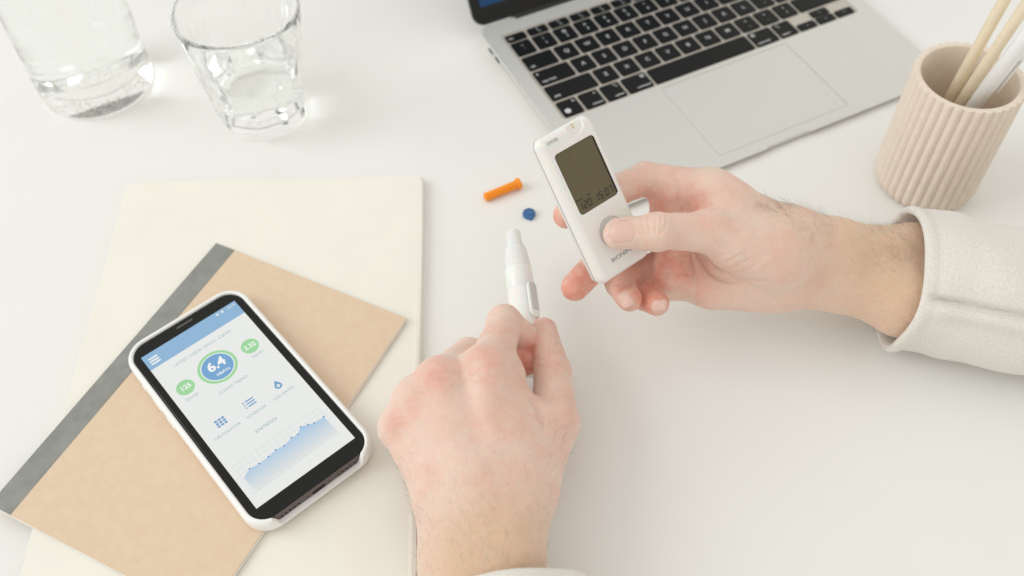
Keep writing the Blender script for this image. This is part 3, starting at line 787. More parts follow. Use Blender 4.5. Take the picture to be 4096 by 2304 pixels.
def skin_material():
    M = bpy.data.materials.new('skin'); M.use_nodes = True
    nt = M.node_tree; p = nt.nodes['Principled BSDF']; L = nt.links.new
    tc = nt.nodes.new('ShaderNodeTexCoord')
    at = nt.nodes.new('ShaderNodeAttribute'); at.attribute_name = 'flush_shade'
    at2 = nt.nodes.new('ShaderNodeAttribute'); at2.attribute_name = 'tan'
    n = nt.nodes.new('ShaderNodeTexNoise'); n.inputs['Scale'].default_value = 58; n.inputs['Detail'].default_value = 6
    n3 = nt.nodes.new('ShaderNodeTexNoise'); n3.inputs['Scale'].default_value = 420; n3.inputs['Detail'].default_value = 3
    for q in (n, n3): L(tc.outputs['Object'], q.inputs['Vector'])
    a = nt.nodes.new('ShaderNodeMath'); a.operation = 'MULTIPLY_ADD'; a.inputs[1].default_value = 1.15; a.inputs[2].default_value = -0.5
    L(n.outputs['Fac'], a.inputs[0])
    b = nt.nodes.new('ShaderNodeMath'); b.operation = 'ADD'; b.use_clamp = True
    fb = nt.nodes.new('ShaderNodeMath'); fb.operation = 'MULTIPLY'
    n5 = nt.nodes.new('ShaderNodeTexNoise'); n5.inputs['Scale'].default_value = 170; n5.inputs['Detail'].default_value = 6
    L(tc.outputs['Object'], n5.inputs['Vector'])
    mr5 = nt.nodes.new('ShaderNodeMapRange'); mr5.inputs[1].default_value = .3; mr5.inputs[2].default_value = .7; mr5.inputs[3].default_value = .45; mr5.inputs[4].default_value = 1.35
    L(n5.outputs['Fac'], mr5.inputs[0]); L(mr5.outputs[0], fb.inputs[0]); L(at.outputs['Fac'], fb.inputs[1])
    L(a.outputs[0], b.inputs[0]); L(fb.outputs[0], b.inputs[1])
    m1 = nt.nodes.new('ShaderNodeMix'); m1.data_type = 'RGBA'
    m1.inputs['A'].default_value = (0.815, 0.635, 0.545, 1); m1.inputs['B'].default_value = (0.77, 0.37, 0.285, 1)
    L(b.outputs[0], m1.inputs['Factor'])
    m2 = nt.nodes.new('ShaderNodeMix'); m2.data_type = 'RGBA'
    m2.inputs['B'].default_value = (0.75, 0.56, 0.41, 1)
    L(at2.outputs['Fac'], m2.inputs['Factor']); L(m1.outputs['Result'], m2.inputs['A'])
    m3 = nt.nodes.new('ShaderNodeMix'); m3.data_type = 'RGBA'; m3.blend_type = 'MULTIPLY'
    mr = nt.nodes.new('ShaderNodeMapRange'); mr.inputs[1].default_value = .3; mr.inputs[2].default_value = .7; mr.inputs[3].default_value = 0.0; mr.inputs[4].default_value = 0.35
    L(n3.outputs['Fac'], mr.inputs[0]); L(mr.outputs[0], m3.inputs['Factor'])
    m3.inputs['B'].default_value = (0.93, 0.84, 0.80, 1); L(m2.outputs['Result'], m3.inputs['A'])
    L(m3.outputs['Result'], p.inputs['Base Color'])
    p.inputs['Roughness'].default_value = 0.52; p.inputs['Specular IOR Level'].default_value = 0.42
    p.inputs['Subsurface Weight'].default_value = 1.0
    p.inputs['Subsurface Radius'].default_value = (1.0, 0.42, 0.25); p.inputs['Subsurface Scale'].default_value = 0.0009
    v = nt.nodes.new('ShaderNodeTexVoronoi'); v.inputs['Scale'].default_value = 1100; v.feature = 'DISTANCE_TO_EDGE'
    L(tc.outputs['Object'], v.inputs['Vector'])
    n4 = nt.nodes.new('ShaderNodeTexNoise'); n4.inputs['Scale'].default_value = 350; n4.inputs['Detail'].default_value = 4
    L(tc.outputs['Object'], n4.inputs['Vector'])
    ad = nt.nodes.new('ShaderNodeMath'); ad.operation = 'MULTIPLY_ADD'; ad.inputs[1].default_value = 1.3
    L(v.outputs['Distance'], ad.inputs[0]); L(n4.outputs['Fac'], ad.inputs[2])
    bm_ = nt.nodes.new('ShaderNodeBump'); bm_.inputs['Strength'].default_value = 0.65; bm_.inputs['Distance'].default_value = 0.0005
    L(ad.outputs[0], bm_.inputs['Height']); L(bm_.outputs['Normal'], p.inputs['Normal'])
    return M
MT['skin'] = skin_material()

def skin_mesh(name, B, lo, hi, h, parent, flush_shade, tans):
    B.settle(np.array(CAM_POS)); V, F = B.polygonise(lo, hi, h)
    me = bpy.data.meshes.new(name)
    me.vertices.add(len(V)); me.vertices.foreach_set('co', (V*MM).ravel())
    me.loops.add(F.size); me.loops.foreach_set('vertex_index', F.ravel().astype(np.int32))
    me.polygons.add(len(F)); me.polygons.foreach_set('loop_start', np.arange(0, F.size, 4, dtype=np.int32))
    me.polygons.foreach_set('use_smooth', np.ones(len(F), bool))
    me.update(calc_edges=True); me.validate()
    me.materials.append(MT['skin'])
    for nm, pts in (('flush_shade', flush_shade), ('tan', tans)):
        a = np.zeros(len(V))
        for p, r, s in pts: a += s*np.exp(-((V-np.array(p))**2).sum(1)/(r*r))
        at = me.attributes.new(nm, 'FLOAT', 'POINT'); at.data.foreach_set('value', np.clip(a, 0, 1).astype(np.float32))
    return link(bpy.data.objects.new(name, me), parent), V

def make_nail(B, tip, base, normal, w, ln, parent, lift=0.35):
    """nail plate lying on the finger from `base` towards `tip`"""
    tip, base, nn = (np.array(q, float) for q in (tip, base, normal))
    y = tip-base; y /= np.linalg.norm(y); nn = nn-y*(nn@y); nn /= np.linalg.norm(nn); x = np.cross(y, nn)
    nu, nv = 13, 15; g = []
    for j in range(nv):
        v = j/(nv-1)*2-1
        for i in range(nu):
            u = i/(nu-1)*2-1
            ww = w/2*(1-0.10*max(0, -v)**2)*math.sqrt(max(0.0, 1-abs(v)**5*.55))
            yy = v*ln/2*(1-(.16 if v < 0 else .22)*u*u)
            g.append(base+y*(ln/2+yy)+x*(u*ww*(.98))+nn*14)
    P = np.array(g)
    act = np.ones(len(P), bool)
    for _ in range(40):
        d = B.fc(P); st = np.clip(d, -2, 6)*.8; P = P-nn*st[:, None]
    hh = P@nn; ctr = hh[(nv//2)*nu+nu//2]; lowest = ctr-np.array([[2.6*abs(i/(nu-1)*2-1)**2.2+.5+1.0*max(0, j/(nv-1)*2-1)**2 for i in range(nu)] for j in range(nv)]).ravel()
    P = P+nn*np.maximum(0, lowest-hh)[:, None]
    e = np.array([[max(abs(i/(nu-1)*2-1)**4, abs(j/(nv-1)*2-1)**6) for i in range(nu)] for j in range(nv)]).ravel()
    P = P+nn*(lift*(1-e)-0.22*e)[:, None]
    F = [(j*nu+i, j*nu+i+1, (j+1)*nu+i+1, (j+1)*nu+i) for j in range(nv-1) for i in range(nu-1)]
    bot = P-nn*0.5; n0 = len(P)
    rim = [i for i in range(nu)]+[j*nu+nu-1 for j in range(1, nv)]+[(nv-1)*nu+i for i in range(nu-2, -1, -1)]+[j*nu for j in range(nv-2, 0, -1)]
    F2 = F+[tuple(n0+q for q in f[::-1]) for f in F]+[(rim[(k+1) % len(rim)], rim[k], n0+rim[k], n0+rim[(k+1) % len(rim)]) for k in range(len(rim))]
    return mesh('nail', np.concatenate([P, bot]), F2, 'nail', parent, sharp=1.2)

# ================================================================== left hand (back of the hand to the viewer)
LH = Body()
def P3(*a): return np.array(a, float)
lw_r0, lw_r1, lw_u0, lw_u1 = (-8.7, 133.1, 37.0), (-8.8, 189.3, 41.0), (-26.7, 133.7, 36.0), (-28.3, 190.1, 40.0)
l_cr, l_cu, l_cm = (-3.0, 213.9, 45.0), (-35.8, 218.3, 42.0), (-19.1, 214.0, 48.0)
l_i, l_m, l_rg, l_p = (-13.9, 287.5, 60.0), (-38.8, 282.3, 58.0), (-53.1, 274.3, 52.0), (-62.0, 262.6, 43.0)
l_tc, l_tm = (4.8, 225.1, 42.0), (22.3, 264.9, 41.0)
# forearm and wrist
LH.limb(lw_r0, lw_r1, 20, 19.0, 8); LH.limb(lw_u0, lw_u1, 21, 18.5, 14)
LH.limb(lw_r1, l_cr, 19.0, 16.5, 14); LH.limb(lw_u1, l_cu, 18.5, 15, 14); LH.limb(lw_r1, l_cm, 17, 15, 12)
# back of the hand
LH.limb(l_cr, l_i, 16, 13.2, 12); LH.limb(l_cm, l_m, 15, 12.6, 12); LH.limb(l_cm, l_rg, 15, 11.8, 12); LH.limb(l_cu, l_p, 14.5, 11.0, 12)
LH.limb(l_cr, l_tc, 16, 15, 12); LH.limb(l_tc, l_tm, 15, 13.2, 9)
LH.limb((-1.5, 243.9, 46.0), (2.1, 264.3, 46.0), 18, 14.5, 12)        # web muscle between thumb and index
LH.limb((-6.9, 272.1, 52.0), (-3.9, 288.6, 52.0), 13.0, 10.5, 8)
# proximal finger segments
l_ip, l_id, l_it = (-4.6, 327.2, 47.0), (6.2, 325.2, 37.0), (6.2, 318.1, 28.0)
l_mp, l_md, l_mt = (-26.6, 313.7, 37.0), (-6.9, 315.7, 32.0), (7.0, 312.1, 29.0)
l_rp, l_rd, l_rt = (-42.2, 303.5, 28.0), (-25.6, 308.6, 14.0), (-12.5, 305.4, 16.0)
l_pp, l_pd, l_pt = (-53.7, 289.2, 22.0), (-39.5, 295.1, 13.0), (-28.5, 293.4, 14.0)
LH.limb(l_i, l_ip, 12.6, 10.0, 7)
LH.limb(l_m, l_mp, 12.0, 9.8, 6); LH.limb(l_rg, l_rp, 11.2, 9.2, 6); LH.limb(l_p, l_pp, 10.5, 8.4, 6)
# knuckle heads and tendons
LH.ball((-15.1, 286.3, 64.0), 10.8, 7); LH.ball((-40.0, 280.3, 62.0), 10.2, 7); LH.ball((-53.4, 272.5, 55.0), 9.2, 7); LH.ball((-62.5, 261.2, 46.0), 8.6, 7)
LH.limb((-13.8, 218.7, 56.0), (-14.5, 274.2, 69.0), 3.0, 4.0, 12); LH.limb((-19.8, 218.9, 56.0), (-38.3, 271.2, 65.0), 3.0, 3.6, 12); LH.limb((-22.9, 219.4, 55.0), (-50.7, 265.3, 57.0), 2.6, 3.0, 12)
# middle and end segments
LH.chain([l_ip, l_id, l_it], [10.1, 8.8, 7.8], 0.9)
LH.ball((-5.0, 328.4, 49.0), 8.6, 5)
LH.chain([l_mp, l_md, l_mt], [9.6, 8.6, 8.0], 0.9)
LH.chain([l_rp, l_rd, l_rt], [9.0, 8.2, 7.4], 1.6)
LH.chain([l_pp, l_pd, l_pt], [8.2, 7.4, 6.8], 1.6)
# thumb
l_th, l_tt = (21.8, 302.7, 36.0), (18.2, 332.6, 31.0)
LH.limb(l_tm, l_th, 12.4, 10.6, 2.5); LH.limb(l_th, l_tt, 10.5, 8.3, 0.6); LH.ball((22.6, 300.2, 37.0), 10.6, 1.5)
# creases
for pts, dep, wid in [
    ([(9.1, 275.9, 46.7), (12.3, 273.6, 44.9), (15.1, 269.3, 41.6), (15.6, 265.5, 38.6)], 0.9, 1.3),
    ([(11.2, 273.5, 44.8), (12.5, 270.0, 42.1), (13.3, 267.2, 40.0)], 0.4, 0.9),
    ([(-11.0, 313.8, 76.1), (-6.2, 314.8, 76.8), (-1.8, 314.5, 76.6)], 0.4, 0.7),
    ([(-11.3, 311.0, 73.9), (-5.4, 311.8, 74.5), (0.5, 311.0, 73.9)], 0.3, 0.7),
    ([(-11.8, 308.5, 71.9), (-6.1, 309.1, 72.4), (-0.0, 308.1, 71.7)], 0.3, 0.7),
    ([(-11.0, 305.5, 69.7), (-6.2, 306.0, 70.0), (-1.4, 305.4, 69.5)], 0.22, 0.7),
    ([(1.1, 299.3, 64.8), (3.2, 298.7, 64.4)], 0.9, 1.2),
    ([(1.4, 295.5, 61.9), (3.8, 294.8, 61.3)], 0.9, 1.2),
    ([(2.2, 291.9, 59.1), (4.8, 291.1, 58.5)], 0.8, 1.2),
    ([(3.3, 287.4, 55.6), (5.5, 286.3, 54.8)], 0.6, 1.2),
    ([(21.3, 297.2, 63.2), (27.1, 295.2, 61.7), (30.3, 292.1, 59.2)], 0.55, 0.75),
    ([(22.2, 292.9, 59.9), (27.0, 290.9, 58.4), (30.6, 287.9, 56.0)], 0.55, 0.75),
    ([(23.0, 289.4, 57.2), (27.3, 287.1, 55.4), (30.7, 284.3, 53.2)], 0.45, 0.75),
    ([(13.1, 293.1, 60.0), (16.2, 293.5, 60.4), (19.2, 292.8, 59.8)], 0.3, 0.7),
    ([(12.6, 290.3, 57.9), (16.1, 290.6, 58.1), (20.0, 289.7, 57.4)], 0.3, 0.7),
    ([(18.5, 299.2, 64.7), (23.3, 298.4, 64.1), (28.0, 295.9, 62.2)], 0.3, 0.7),
    ([(-24.4, 293.9, 60.6), (-16.7, 295.8, 62.1), (-9.1, 294.5, 61.1)], 0.25, 0.7),
    ([(-25.3, 290.4, 58.0), (-17.4, 292.2, 59.3), (-8.3, 290.8, 58.3)], 0.25, 0.7),
    ([(-24.1, 286.6, 55.0), (-16.9, 288.1, 56.1), (-9.3, 286.6, 55.0)], 0.22, 0.7),
    ([(-22.5, 283.0, 52.2), (-15.9, 284.1, 53.0), (-9.4, 282.8, 52.0)], 0.2, 0.7),
    ([(-46.3, 287.4, 55.6), (-40.8, 289.0, 56.8), (-35.0, 288.4, 56.4)], 0.25, 0.7),
    ([(-46.9, 284.3, 53.2), (-40.9, 285.7, 54.3), (-34.6, 285.1, 53.8)], 0.25, 0.7),
    ([(-59.2, 278.1, 48.4), (-54.8, 279.7, 49.7), (-49.6, 279.7, 49.6)], 0.22, 0.7),
    ([(-59.7, 275.5, 46.4), (-54.7, 277.0, 47.6), (-49.2, 276.5, 47.2)], 0.22, 0.7),
    ([(-67.6, 267.6, 40.3), (-63.8, 269.2, 41.5), (-59.5, 269.1, 41.5)], 0.2, 0.7),
    ([(21.8, 269.8, 42.0), (26.9, 270.4, 42.5), (31.6, 269.0, 41.3)], 0.25, 0.8),
    ([(21.1, 266.7, 39.6), (26.8, 267.3, 40.1), (32.4, 265.9, 38.9)], 0.25, 0.8),
    ([(21.9, 263.3, 36.9), (26.7, 263.9, 37.4), (31.4, 262.4, 36.3)], 0.2, 0.8),
    ([(-33.0, 218.2, 2.0), (-22.0, 219.2, 2.8), (-9.0, 218.3, 2.1)], 0.18, 0.9),
]: LH.crease(pts, dep*1.8, wid*1.12)
# ================================================================== right hand (palm towards the viewer)
RH_ = Body()
rw_r0, rw_r1, rw_r2 = (336.7, 354.1, 44.0), (245.5, 370.6, 45.0), (188.5, 366.3, 61.1)
rw_u0, rw_u1, rw_u2 = (326.6, 322.1, 40.0), (234.9, 341.0, 42.0), (188.3, 355.4, 47.5)
r_cr, r_cu = (163.9, 365.2, 70.4), (160.6, 354.4, 48.1)
r_i, r_m, r_r, r_p = (117.2, 385.1, 93.3), (111.4, 381.3, 70.1), (111.3, 371.8, 52.7), (114.8, 355.0, 46.0)
r_tc, r_tm, r_th, r_tt = (147.5, 353.5, 77.7), (111.0, 353.6, 94.3), (80.6, 347.6, 102.2), (59.1, 347.7, 101.1)
RH_.limb(rw_r0, rw_r1, 22, 19, 8); RH_.limb(rw_u0, rw_u1, 23, 19.5, 14)
RH_.limb(rw_r1, rw_r2, 19, 16.8, 14); RH_.limb(rw_u1, rw_u2, 19.5, 16.5, 14)
RH_.limb(rw_r2, r_cr, 16.8, 16, 14); RH_.limb(rw_u2, r_cu, 16.5, 15, 14)
RH_.limb(r_cr, r_i, 15.5, 12.8, 12); RH_.limb(r_cr, r_m, 15, 12.0, 12); RH_.limb(r_cu, r_r, 14.5, 11.8, 12); RH_.limb(r_cu, r_p, 13.2, 11.8, 12)
RH_.limb(r_cr, r_tc, 16, 17, 12); RH_.limb(r_tc, r_tm, 17, 11.8, 9); RH_.limb((152.2, 349.7, 73.5), (125.5, 350.8, 84.5), 18, 14, 7)
RH_.limb((152.6, 349.4, 48.0), (120.6, 348.2, 48.3), 13, 12.0, 10)
RH_.limb((124.9, 375.3, 90.8), (117.8, 366.4, 83.9), 13, 11, 10)
RH_.limb((95.4, 391.6, 85.8), (98.1, 383.3, 74.3), 12.5, 11.5, 6); RH_.limb((91.6, 391.1, 81.6), (91.8, 385.7, 73.6), 9.5, 9, 3)
RH_.limb((97.5, 371.8, 67.8), (95.0, 356.3, 53.4), 11, 11, 8)          # web of the thumb
r_ip, r_id, r_it = (79.2, 396.5, 93.3), (53.7, 381.6, 95.7), (31.5, 364.4, 98.8)
r_mp, r_md, r_mt = (78.9, 380.5, 62.0), (53.6, 362.6, 62.0), (36.5, 344.0, 59.0)
r_rp, r_rd, r_rt = (76.6, 368.2, 39.8), (63.3, 351.5, 52.2), (67.1, 334.5, 59.3)
r_pp, r_pd, r_pt = (85.4, 358.5, 38.6), (78.6, 343.4, 48.4), (83.4, 331.9, 57.2)
RH_.limb(r_i, r_ip, 12.2, 10.0, 6); RH_.limb(r_m, r_mp, 11.6, 9.9, 5); RH_.limb(r_r, r_rp, 11.2, 9.3, 5); RH_.limb(r_p, r_pp, 11, 8.5, 5)
RH_.chain([r_ip, r_id, r_it], [9.9, 8.8, 7.6], 1.6)
RH_.chain([r_mp, r_md, r_mt], [9.8, 9.0, 8.2], 1.6)
RH_.chain([r_rp, r_rd, r_rt], [9.2, 8.5, 7.5], 1.6)
RH_.chain([r_pp, r_pd, r_pt], [8.4, 7.8, 7.0], 1.6)
RH_.limb(r_tm, r_th, 11.2, 9.8, 5); RH_.limb(r_th, r_tt, 9.9, 8.6, 2.5); RH_.ball((79.4, 346.9, 103.0), 9.9, 4)
for pts, dep, wid in [
    ([(75.6, 355.1, 108.0), (75.1, 351.8, 105.5), (75.8, 348.7, 103.1)], 0.5, 0.65),
    ([(79.5, 355.2, 108.1), (79.4, 351.2, 105.0), (79.5, 346.4, 101.3)], 0.55, 0.65),
    ([(84.5, 355.1, 108.0), (85.5, 351.6, 105.4), (83.9, 347.9, 102.4), (81.4, 346.0, 101.0)], 0.6, 0.65),
    ([(72.6, 350.6, 104.6), (73.4, 347.3, 102.0), (75.1, 345.4, 100.6)], 0.3, 0.6),
    ([(77.5, 354.9, 107.9), (77.2, 351.6, 105.3), (77.5, 347.4, 102.1)], 0.3, 0.6),
    ([(82.1, 354.8, 107.8), (82.5, 351.5, 105.3), (81.7, 347.0, 101.8)], 0.35, 0.6),
    ([(92.7, 361.1, 112.7), (94.6, 358.2, 110.4), (94.5, 355.3, 108.2)], 0.8, 0.9),
    ([(76.0, 362.6, 113.9), (75.5, 359.4, 111.4), (76.3, 356.1, 108.8)], 0.8, 1),
    ([(112.5, 356.8, 109.4), (107.0, 356.1, 108.8), (101.5, 355.3, 108.2)], 0.9, 1.1),
    ([(110.3, 358.8, 110.9), (105.9, 357.3, 109.8), (102.8, 356.0, 108.7)], 0.4, 0.8),
    ([(97.8, 339.9, 96.3), (99.7, 334.8, 92.4), (100.8, 327.4, 86.6), (100.7, 323.6, 83.7), (100.0, 316.2, 77.9)], 0.9, 0.95),
    ([(101.5, 339.3, 95.8), (104.5, 335.4, 92.8), (108.9, 329.9, 88.5), (113.6, 327.2, 86.4), (120.1, 325.9, 85.4), (129.7, 325.4, 85.0), (139.9, 324.7, 84.5)], 1.1, 1.4),
    ([(105.4, 337.0, 94.0), (110.1, 335.9, 93.2), (115.8, 336.5, 93.6)], 0.4, 0.8),
    ([(110.9, 333.1, 91.0), (117.9, 333.8, 91.6), (125.2, 336.6, 93.8)], 0.4, 0.8),
    ([(114.4, 330.6, 89.1), (122.7, 331.5, 89.8), (130.4, 334.8, 92.4)], 0.35, 0.8),
    ([(120.4, 328.5, 87.4), (128.1, 329.7, 88.4), (134.7, 332.5, 90.6)], 0.3, 0.8),
    ([(77.9, 337.8, 94.7), (87.3, 336.9, 94.0), (96.9, 337.5, 94.4)], 0.45, 0.8),
    ([(80.1, 329.1, 87.9), (87.8, 330.0, 88.6), (97.5, 328.8, 87.7)], 0.4, 0.9),
    ([(87.5, 321.3, 81.8), (90.8, 323.4, 83.5), (94.6, 324.4, 84.3)], 0.4, 0.8),
    ([(71.5, 326.4, 85.8), (74.3, 324.8, 84.6), (75.6, 322.5, 82.8)], 0.7, 0.8),
    ([(69.3, 324.8, 84.6), (71.9, 323.4, 83.5), (73.6, 321.7, 82.2)], 0.4, 0.7),
    ([(164.8, 342.5, 98.3), (162.8, 334.4, 92.1), (163.5, 327.7, 86.9)], 0.3, 0.9),
    ([(167.4, 343.2, 98.8), (165.7, 334.6, 92.2), (166.1, 327.7, 86.8)], 0.25, 0.9),
    ([(177.1, 330.1, 88.7), (177.0, 324.9, 84.7), (177.7, 320.6, 81.3)], 0.25, 0.9),
    ([(91.1, 372.0, 121.2), (92.2, 366.8, 117.1), (92.5, 361.7, 113.1)], 0.35, 0.9),
    ([(67.2, 375.2, 123.6), (67.9, 370.7, 120.1), (67.4, 365.9, 116.4)], 0.5, 0.8),
    ([(70.2, 375.1, 123.6), (71.0, 370.3, 119.8), (70.4, 365.1, 115.8)], 0.4, 0.8),
    ([(56.7, 325.1, 84.8), (60.6, 325.7, 85.3), (64.5, 324.9, 84.7)], 0.35, 0.7),
    ([(38.2, 335.0, 92.5), (41.6, 332.2, 90.3), (43.3, 329.8, 88.4)], 0.3, 0.8),
]: RH_.crease(pts, dep*1.8, wid*1.12)

person = thing('person', 'person in a cream sweatshirt, both hands shown holding a meter and a lancing pen', 'person', (0, 180, 0))
def unparent_shift(o): o.location = (0, -180*MM, 0); return o
HRES = 0.62
lh, LV = skin_mesh('left_hand', LH, (-85, 150, 0), (62, 395, 90), HRES, person,
    [((-14.8, 279.7, 74.0), 12, .45), ((-39.2, 274.6, 71.0), 10, .4), ((-52.4, 267.6, 63.0), 9, .28), ((-61.5, 257.2, 53.0), 9, .28), (l_ip, 10, .2), (l_tt, 12, .5), (l_th, 15, .4), (l_it, 11, .6), (l_mt, 12, 1.0), (l_tm, 14, .35), ((0.9, 247.9, 60.0), 22, .15)],  # skin redness; along the thumb it is partly shade painted into the colour
    [((-13.9, 185.7, 55.0), 26, .7), ((-19.6, 164.3, 55.0), 40, .8), ((-2.2, 199.8, 50.0), 20, .3)])
rh, RV = skin_mesh('right_hand', RH_, (15, 300, 8), (330, 450, 150), HRES, person,
    [(r_it, 14, .8), (r_mt, 13, .95), ((41.9, 347.2, 66.6), 12, .7), (r_rt, 10, .95), (r_pt, 10, .95), (r_pd, 9, .8), ((73.7, 370.9, 69.7), 18, .6), ((93.1, 352.5, 65.6), 22, .6), ((82.1, 379.7, 89.1), 12, .5), ((109.9, 369.7, 94.1), 10, .4), ((94.9, 387.5, 105.3), 20, .2)],
    [((224.4, 362.5, 60.0), 40, .8), ((202.3, 370.0, 70.0), 24, .5), ((156.7, 364.9, 87.8), 19, .55), ((256.5, 343.6, 60.0), 60, .8)])
for o in (lh, rh): unparent_shift(o)
lh['label'] = 'left hand seen from the back, pinching the lancing pen'
rh['label'] = 'right hand with the thumb on the meter button'
TOCAM = P3(*CAM_POS)
def cam_dir(p): v = TOCAM-np.array(p); return v/np.linalg.norm(v)
rt_n = cam_dir(r_tt)
make_nail(RH_, (50.4, 341.3, 107.5), (67.1, 341.9, 110.5), rt_n, 13.2, 15.0, rh)
make_nail(RH_, (64.6, 324.4, 61.5), (63.4, 336.0, 64.2), cam_dir(r_rt)*.75+P3(-.75, -.25, .1), 9.5, 10.5, rh)
make_nail(RH_, (86.2, 324.6, 61.7), (79.9, 329.6, 60.5), cam_dir(r_pt)*.8+P3(-.25, -.75, 0), 8.5, 8.5, rh)
make_nail(LH, (21.7, 339.7, 38.0), (25.6, 322.2, 39.0), P3(.74, .05, .67), 10.5, 13.0, lh, 0.5)

# ------------------------------------------------------------------ sleeves
def cloth_material():
    M = mat('sweatshirt_knit', (0.77, 0.735, 0.69, 1), 0.9, sheen=0.25)
    nt = M.node_tree; p = nt.nodes['Principled BSDF']; L = nt.links.new
    uv = nt.nodes.new('ShaderNodeUVMap'); uv.uv_map = 'UVMap'
    w1 = nt.nodes.new('ShaderNodeTexWave'); w1.wave_type = 'BANDS'; w1.bands_direction = 'X'; w1.inputs['Scale'].default_value = .34; w1.inputs['Distortion'].default_value = 0.6; w1.inputs['Detail'].default_value = 1
    w2 = nt.nodes.new('ShaderNodeTexWave'); w2.wave_type = 'BANDS'; w2.bands_direction = 'Y'; w2.inputs['Scale'].default_value = .28; w2.inputs['Distortion'].default_value = 0.6
    n = nt.nodes.new('ShaderNodeTexNoise'); n.inputs['Scale'].default_value = 0.55; n.inputs['Detail'].default_value = 6
    for q in (w1, w2, n): L(uv.outputs[0], q.inputs['Vector'])
    mu = nt.nodes.new('ShaderNodeMath'); mu.operation = 'MULTIPLY'
    L(w1.outputs['Fac'], mu.inputs[0]); L(w2.outputs['Fac'], mu.inputs[1])
    ad = nt.nodes.new('ShaderNodeMath'); ad.operation = 'ADD'; L(mu.outputs[0], ad.inputs[0]); L(n.outputs['Fac'], ad.inputs[1])
    b = nt.nodes.new('ShaderNodeBump'); b.inputs['Strength'].default_value = .35; b.inputs['Distance'].default_value = .0005
    L(ad.outputs[0], b.inputs['Height']); L(b.outputs['Normal'], p.inputs['Normal'])
    mx = nt.nodes.new('ShaderNodeMix'); mx.data_type = 'RGBA'
    mx.inputs['A'].default_value = (0.66, 0.62, 0.565, 1); mx.inputs['B'].default_value = (0.86, 0.83, 0.785, 1)
    mr = nt.nodes.new('ShaderNodeMapRange'); mr.inputs[1].default_value = .35; mr.inputs[2].default_value = 1.2
    L(ad.outputs[0], mr.inputs[0]); L(mr.outputs[0], mx.inputs['Factor']); L(mx.outputs['Result'], p.inputs['Base Color'])
    return M
MT['cloth'] = cloth_material()

def sleeve(name, c, axis, e1, e2, a, b, length, disp, parent, label, rim, flare=0.0):
    """a cloth tube whose rolled hem is at c; e1, e2 span the opening"""
    c, axis, e1, e2 = (np.array(q, float) for q in (c, axis, e1, e2)); axis /= np.linalg.norm(axis)
    NTH, rows = 168, []
    prof = [(26, -4.2), (16, -4.0), (7, -3.8), (2.5, -3.6), (.6, -2.6), (0, -1.0), (.5, .5), (1.8, 1.2), (3.6, 1.4), (5.6, 1.1), (7.6, .2), (9, -.3), (11, 0)]
    prof += [(11+i*(length-11)/54, 0) for i in range(1, 55)]
    V, UV = [], []
    for s, dr in prof:
        for i in range(NTH):
            th = 2*PI*i/NTH
            g = dr+disp(th, s)
            ra, rb = a+flare*s+g, b+flare*s*.6+g
            p = c+axis*(s+rim(th)*max(0, 1-s/70))+e1*(ra*math.cos(th))+e2*(rb*math.sin(th))
            if p[2] < 1.2: p[2] = 1.2+0.0*s
            V.append(p); UV.append((th*(a+b)/2, s))
    F = []
    for j in range(len(prof)-1):
        for i in range(NTH):
            k = (i+1) % NTH; F.append((j*NTH+i, j*NTH+k, (j+1)*NTH+k, (j+1)*NTH+i))
    o = mesh(name, V, F, 'cloth', parent, sharp=0)
    uvl = o.data.uv_layers.new(name='UVMap')
    for pl in o.data.polygons:
        wrap = max(UV[v][0] for v in pl.vertices)-min(UV[v][0] for v in pl.vertices) > 100
        for li, vi in zip(pl.loop_indices, pl.vertices):
            u, v = UV[vi]
            if wrap and u < 50: u += 2*PI*(a+b)/2
            uvl.data[li].uv = (u, v)
    o['label'] = label
    o.location = (0, -180*MM, 0)
    return o

def gauss(x, w): return math.exp(-(x/w)**2)
def adiff(a, b): return (a-b+PI) % (2*PI)-PI
def disp_r(th, s):
    d = 1.0*math.sin(3*th+.04*s)+.8*math.sin(5*th-.07*s+1)
    t0 = 1.02*PI+.35*0+(.10 if s > 12 else 0)-.0012*s
    fold = adiff(th, math.radians(136)+.0014*s)
    d += (-6.5*gauss(fold, .045)+4.2*gauss(fold-.13, .12)+2.5*gauss(fold+.3, .25))*min(1, max(0, (s-3)/10))
    d += 2.2*math.sin(s*.055+2.2*math.cos(th))*min(1, s/25)
    d += 1.6*gauss(s-30, 9)*math.sin(2*th+.6)
    return d
RAX = P3(.982, -.18, -.02)
RE1 = P3(.18, .982, 0)
sleeve('sleeve', (232.9, 357.9, 42.0), RAX, RE1, (0, 0, 1), 46.5, 38.5, 185, disp_r, person, 'cream knit sleeve on the right arm with a rolled hem',
       lambda th: 4.0*math.sin(th)-5.0*math.cos(th)*0-3*gauss(adiff(th, PI), .5), 0.0)
def disp_l(th, s): return .9*math.sin(3*th+1)+.8*math.sin(5*th+.05*s)+1.5*math.sin(s*.06+th)*min(1, s/20)
LAX = P3(.03, -1, -.02)
sleeve('sleeve', (-3.5, 174.0, 37), LAX, (1, .03, 0), (0, 0, 1), 36.5, 30.5, 120, disp_l, person, 'edge of the cream knit sleeve on the left arm',
       lambda th: 1.5*math.sin(th)-3.0*math.cos(th), 0.02)

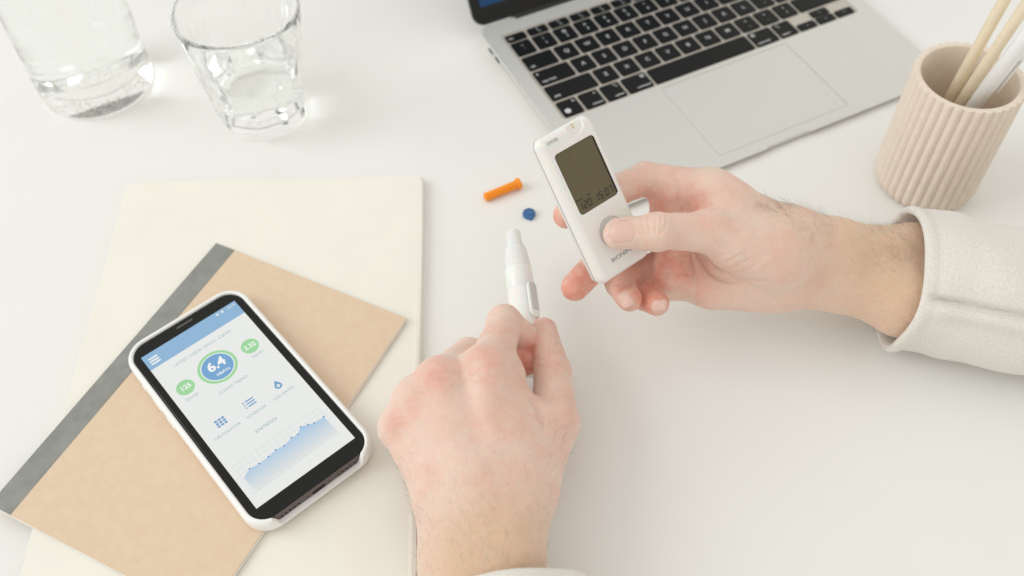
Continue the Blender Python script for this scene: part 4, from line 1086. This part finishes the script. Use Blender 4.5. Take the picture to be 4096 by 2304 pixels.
# ------------------------------------------------------------------ arm hair
def hairs(Bd, seeds, n, parent, seed, direction, ln=(4, 9), rad=0.03):
    rnd = random.Random(seed); V, F = [], []; pts = []
    for _ in range(n):
        c, r = rnd.choice(seeds)
        pts.append(np.array(c)+np.array([rnd.gauss(0, r), rnd.gauss(0, r), rnd.gauss(0, r*.8)]))
    P = Bd.surface(np.array(pts), 6); d0 = Bd.fc(P); N = Bd.grad(P)
    for p, nrm, dd in zip(P, N, d0):
        if abs(dd) > .3: continue
        t = np.array(direction(p), float); t = t-nrm*(t@nrm); t /= np.linalg.norm(t)+1e-9
        t = t+np.array([rnd.gauss(0, .38) for _ in range(3)]); L = rnd.uniform(*ln); k = rnd.uniform(.05, .5)
        q = p-nrm*.1; path = []
        bend = np.array([rnd.gauss(0, .35) for _ in range(3)])
        for i in range(6):
            path.append(q); d = t+nrm*(k*(1-i*.2))+bend*i*.22; q = q+d/np.linalg.norm(d)*L/5
        v, f = tube(path, [rad, rad, rad*.9, rad*.75, rad*.5, rad*.2], 3)
        o = len(V); V += v; F += [tuple(x+o for x in ff) for ff in f]
    ob = mesh('arm_hair', V, F, 'hair', parent, sharp=0); ob['kind'] = 'stuff'
    return ob
hairs(RH_, [((225.0, 376.3, 62.0), 16), ((230.4, 360.7, 62.0), 13), ((207.3, 376.5, 66.0), 14), ((179.1, 371.2, 80.0), 10), ((161.2, 368.4, 85.5), 8), ((154.2, 370.5, 88.4), 7), ((219.9, 336.2, 20.0), 12), ((236.3, 369.7, 62.0), 10)], 820, rh, 3, lambda p: (-.75, .55, .15), (5, 11))
hairs(LH, [((-2.3, 191.5, 55.0), 14), ((-19.5, 182.6, 58.0), 15), ((-39.6, 194.4, 50.0), 10), ((3.9, 205.9, 55.0), 13), ((-9.8, 203.9, 60.0), 15), ((-55.9, 231.1, 42.0), 7), ((-48.6, 211.7, 45.0), 8), ((21.7, 245.9, 50.0), 10)], 720, lh, 5, lambda p: (-.35, .8, 0) if p[0] < 0 else (.5, .75, 0), (3.5, 8), 0.027)
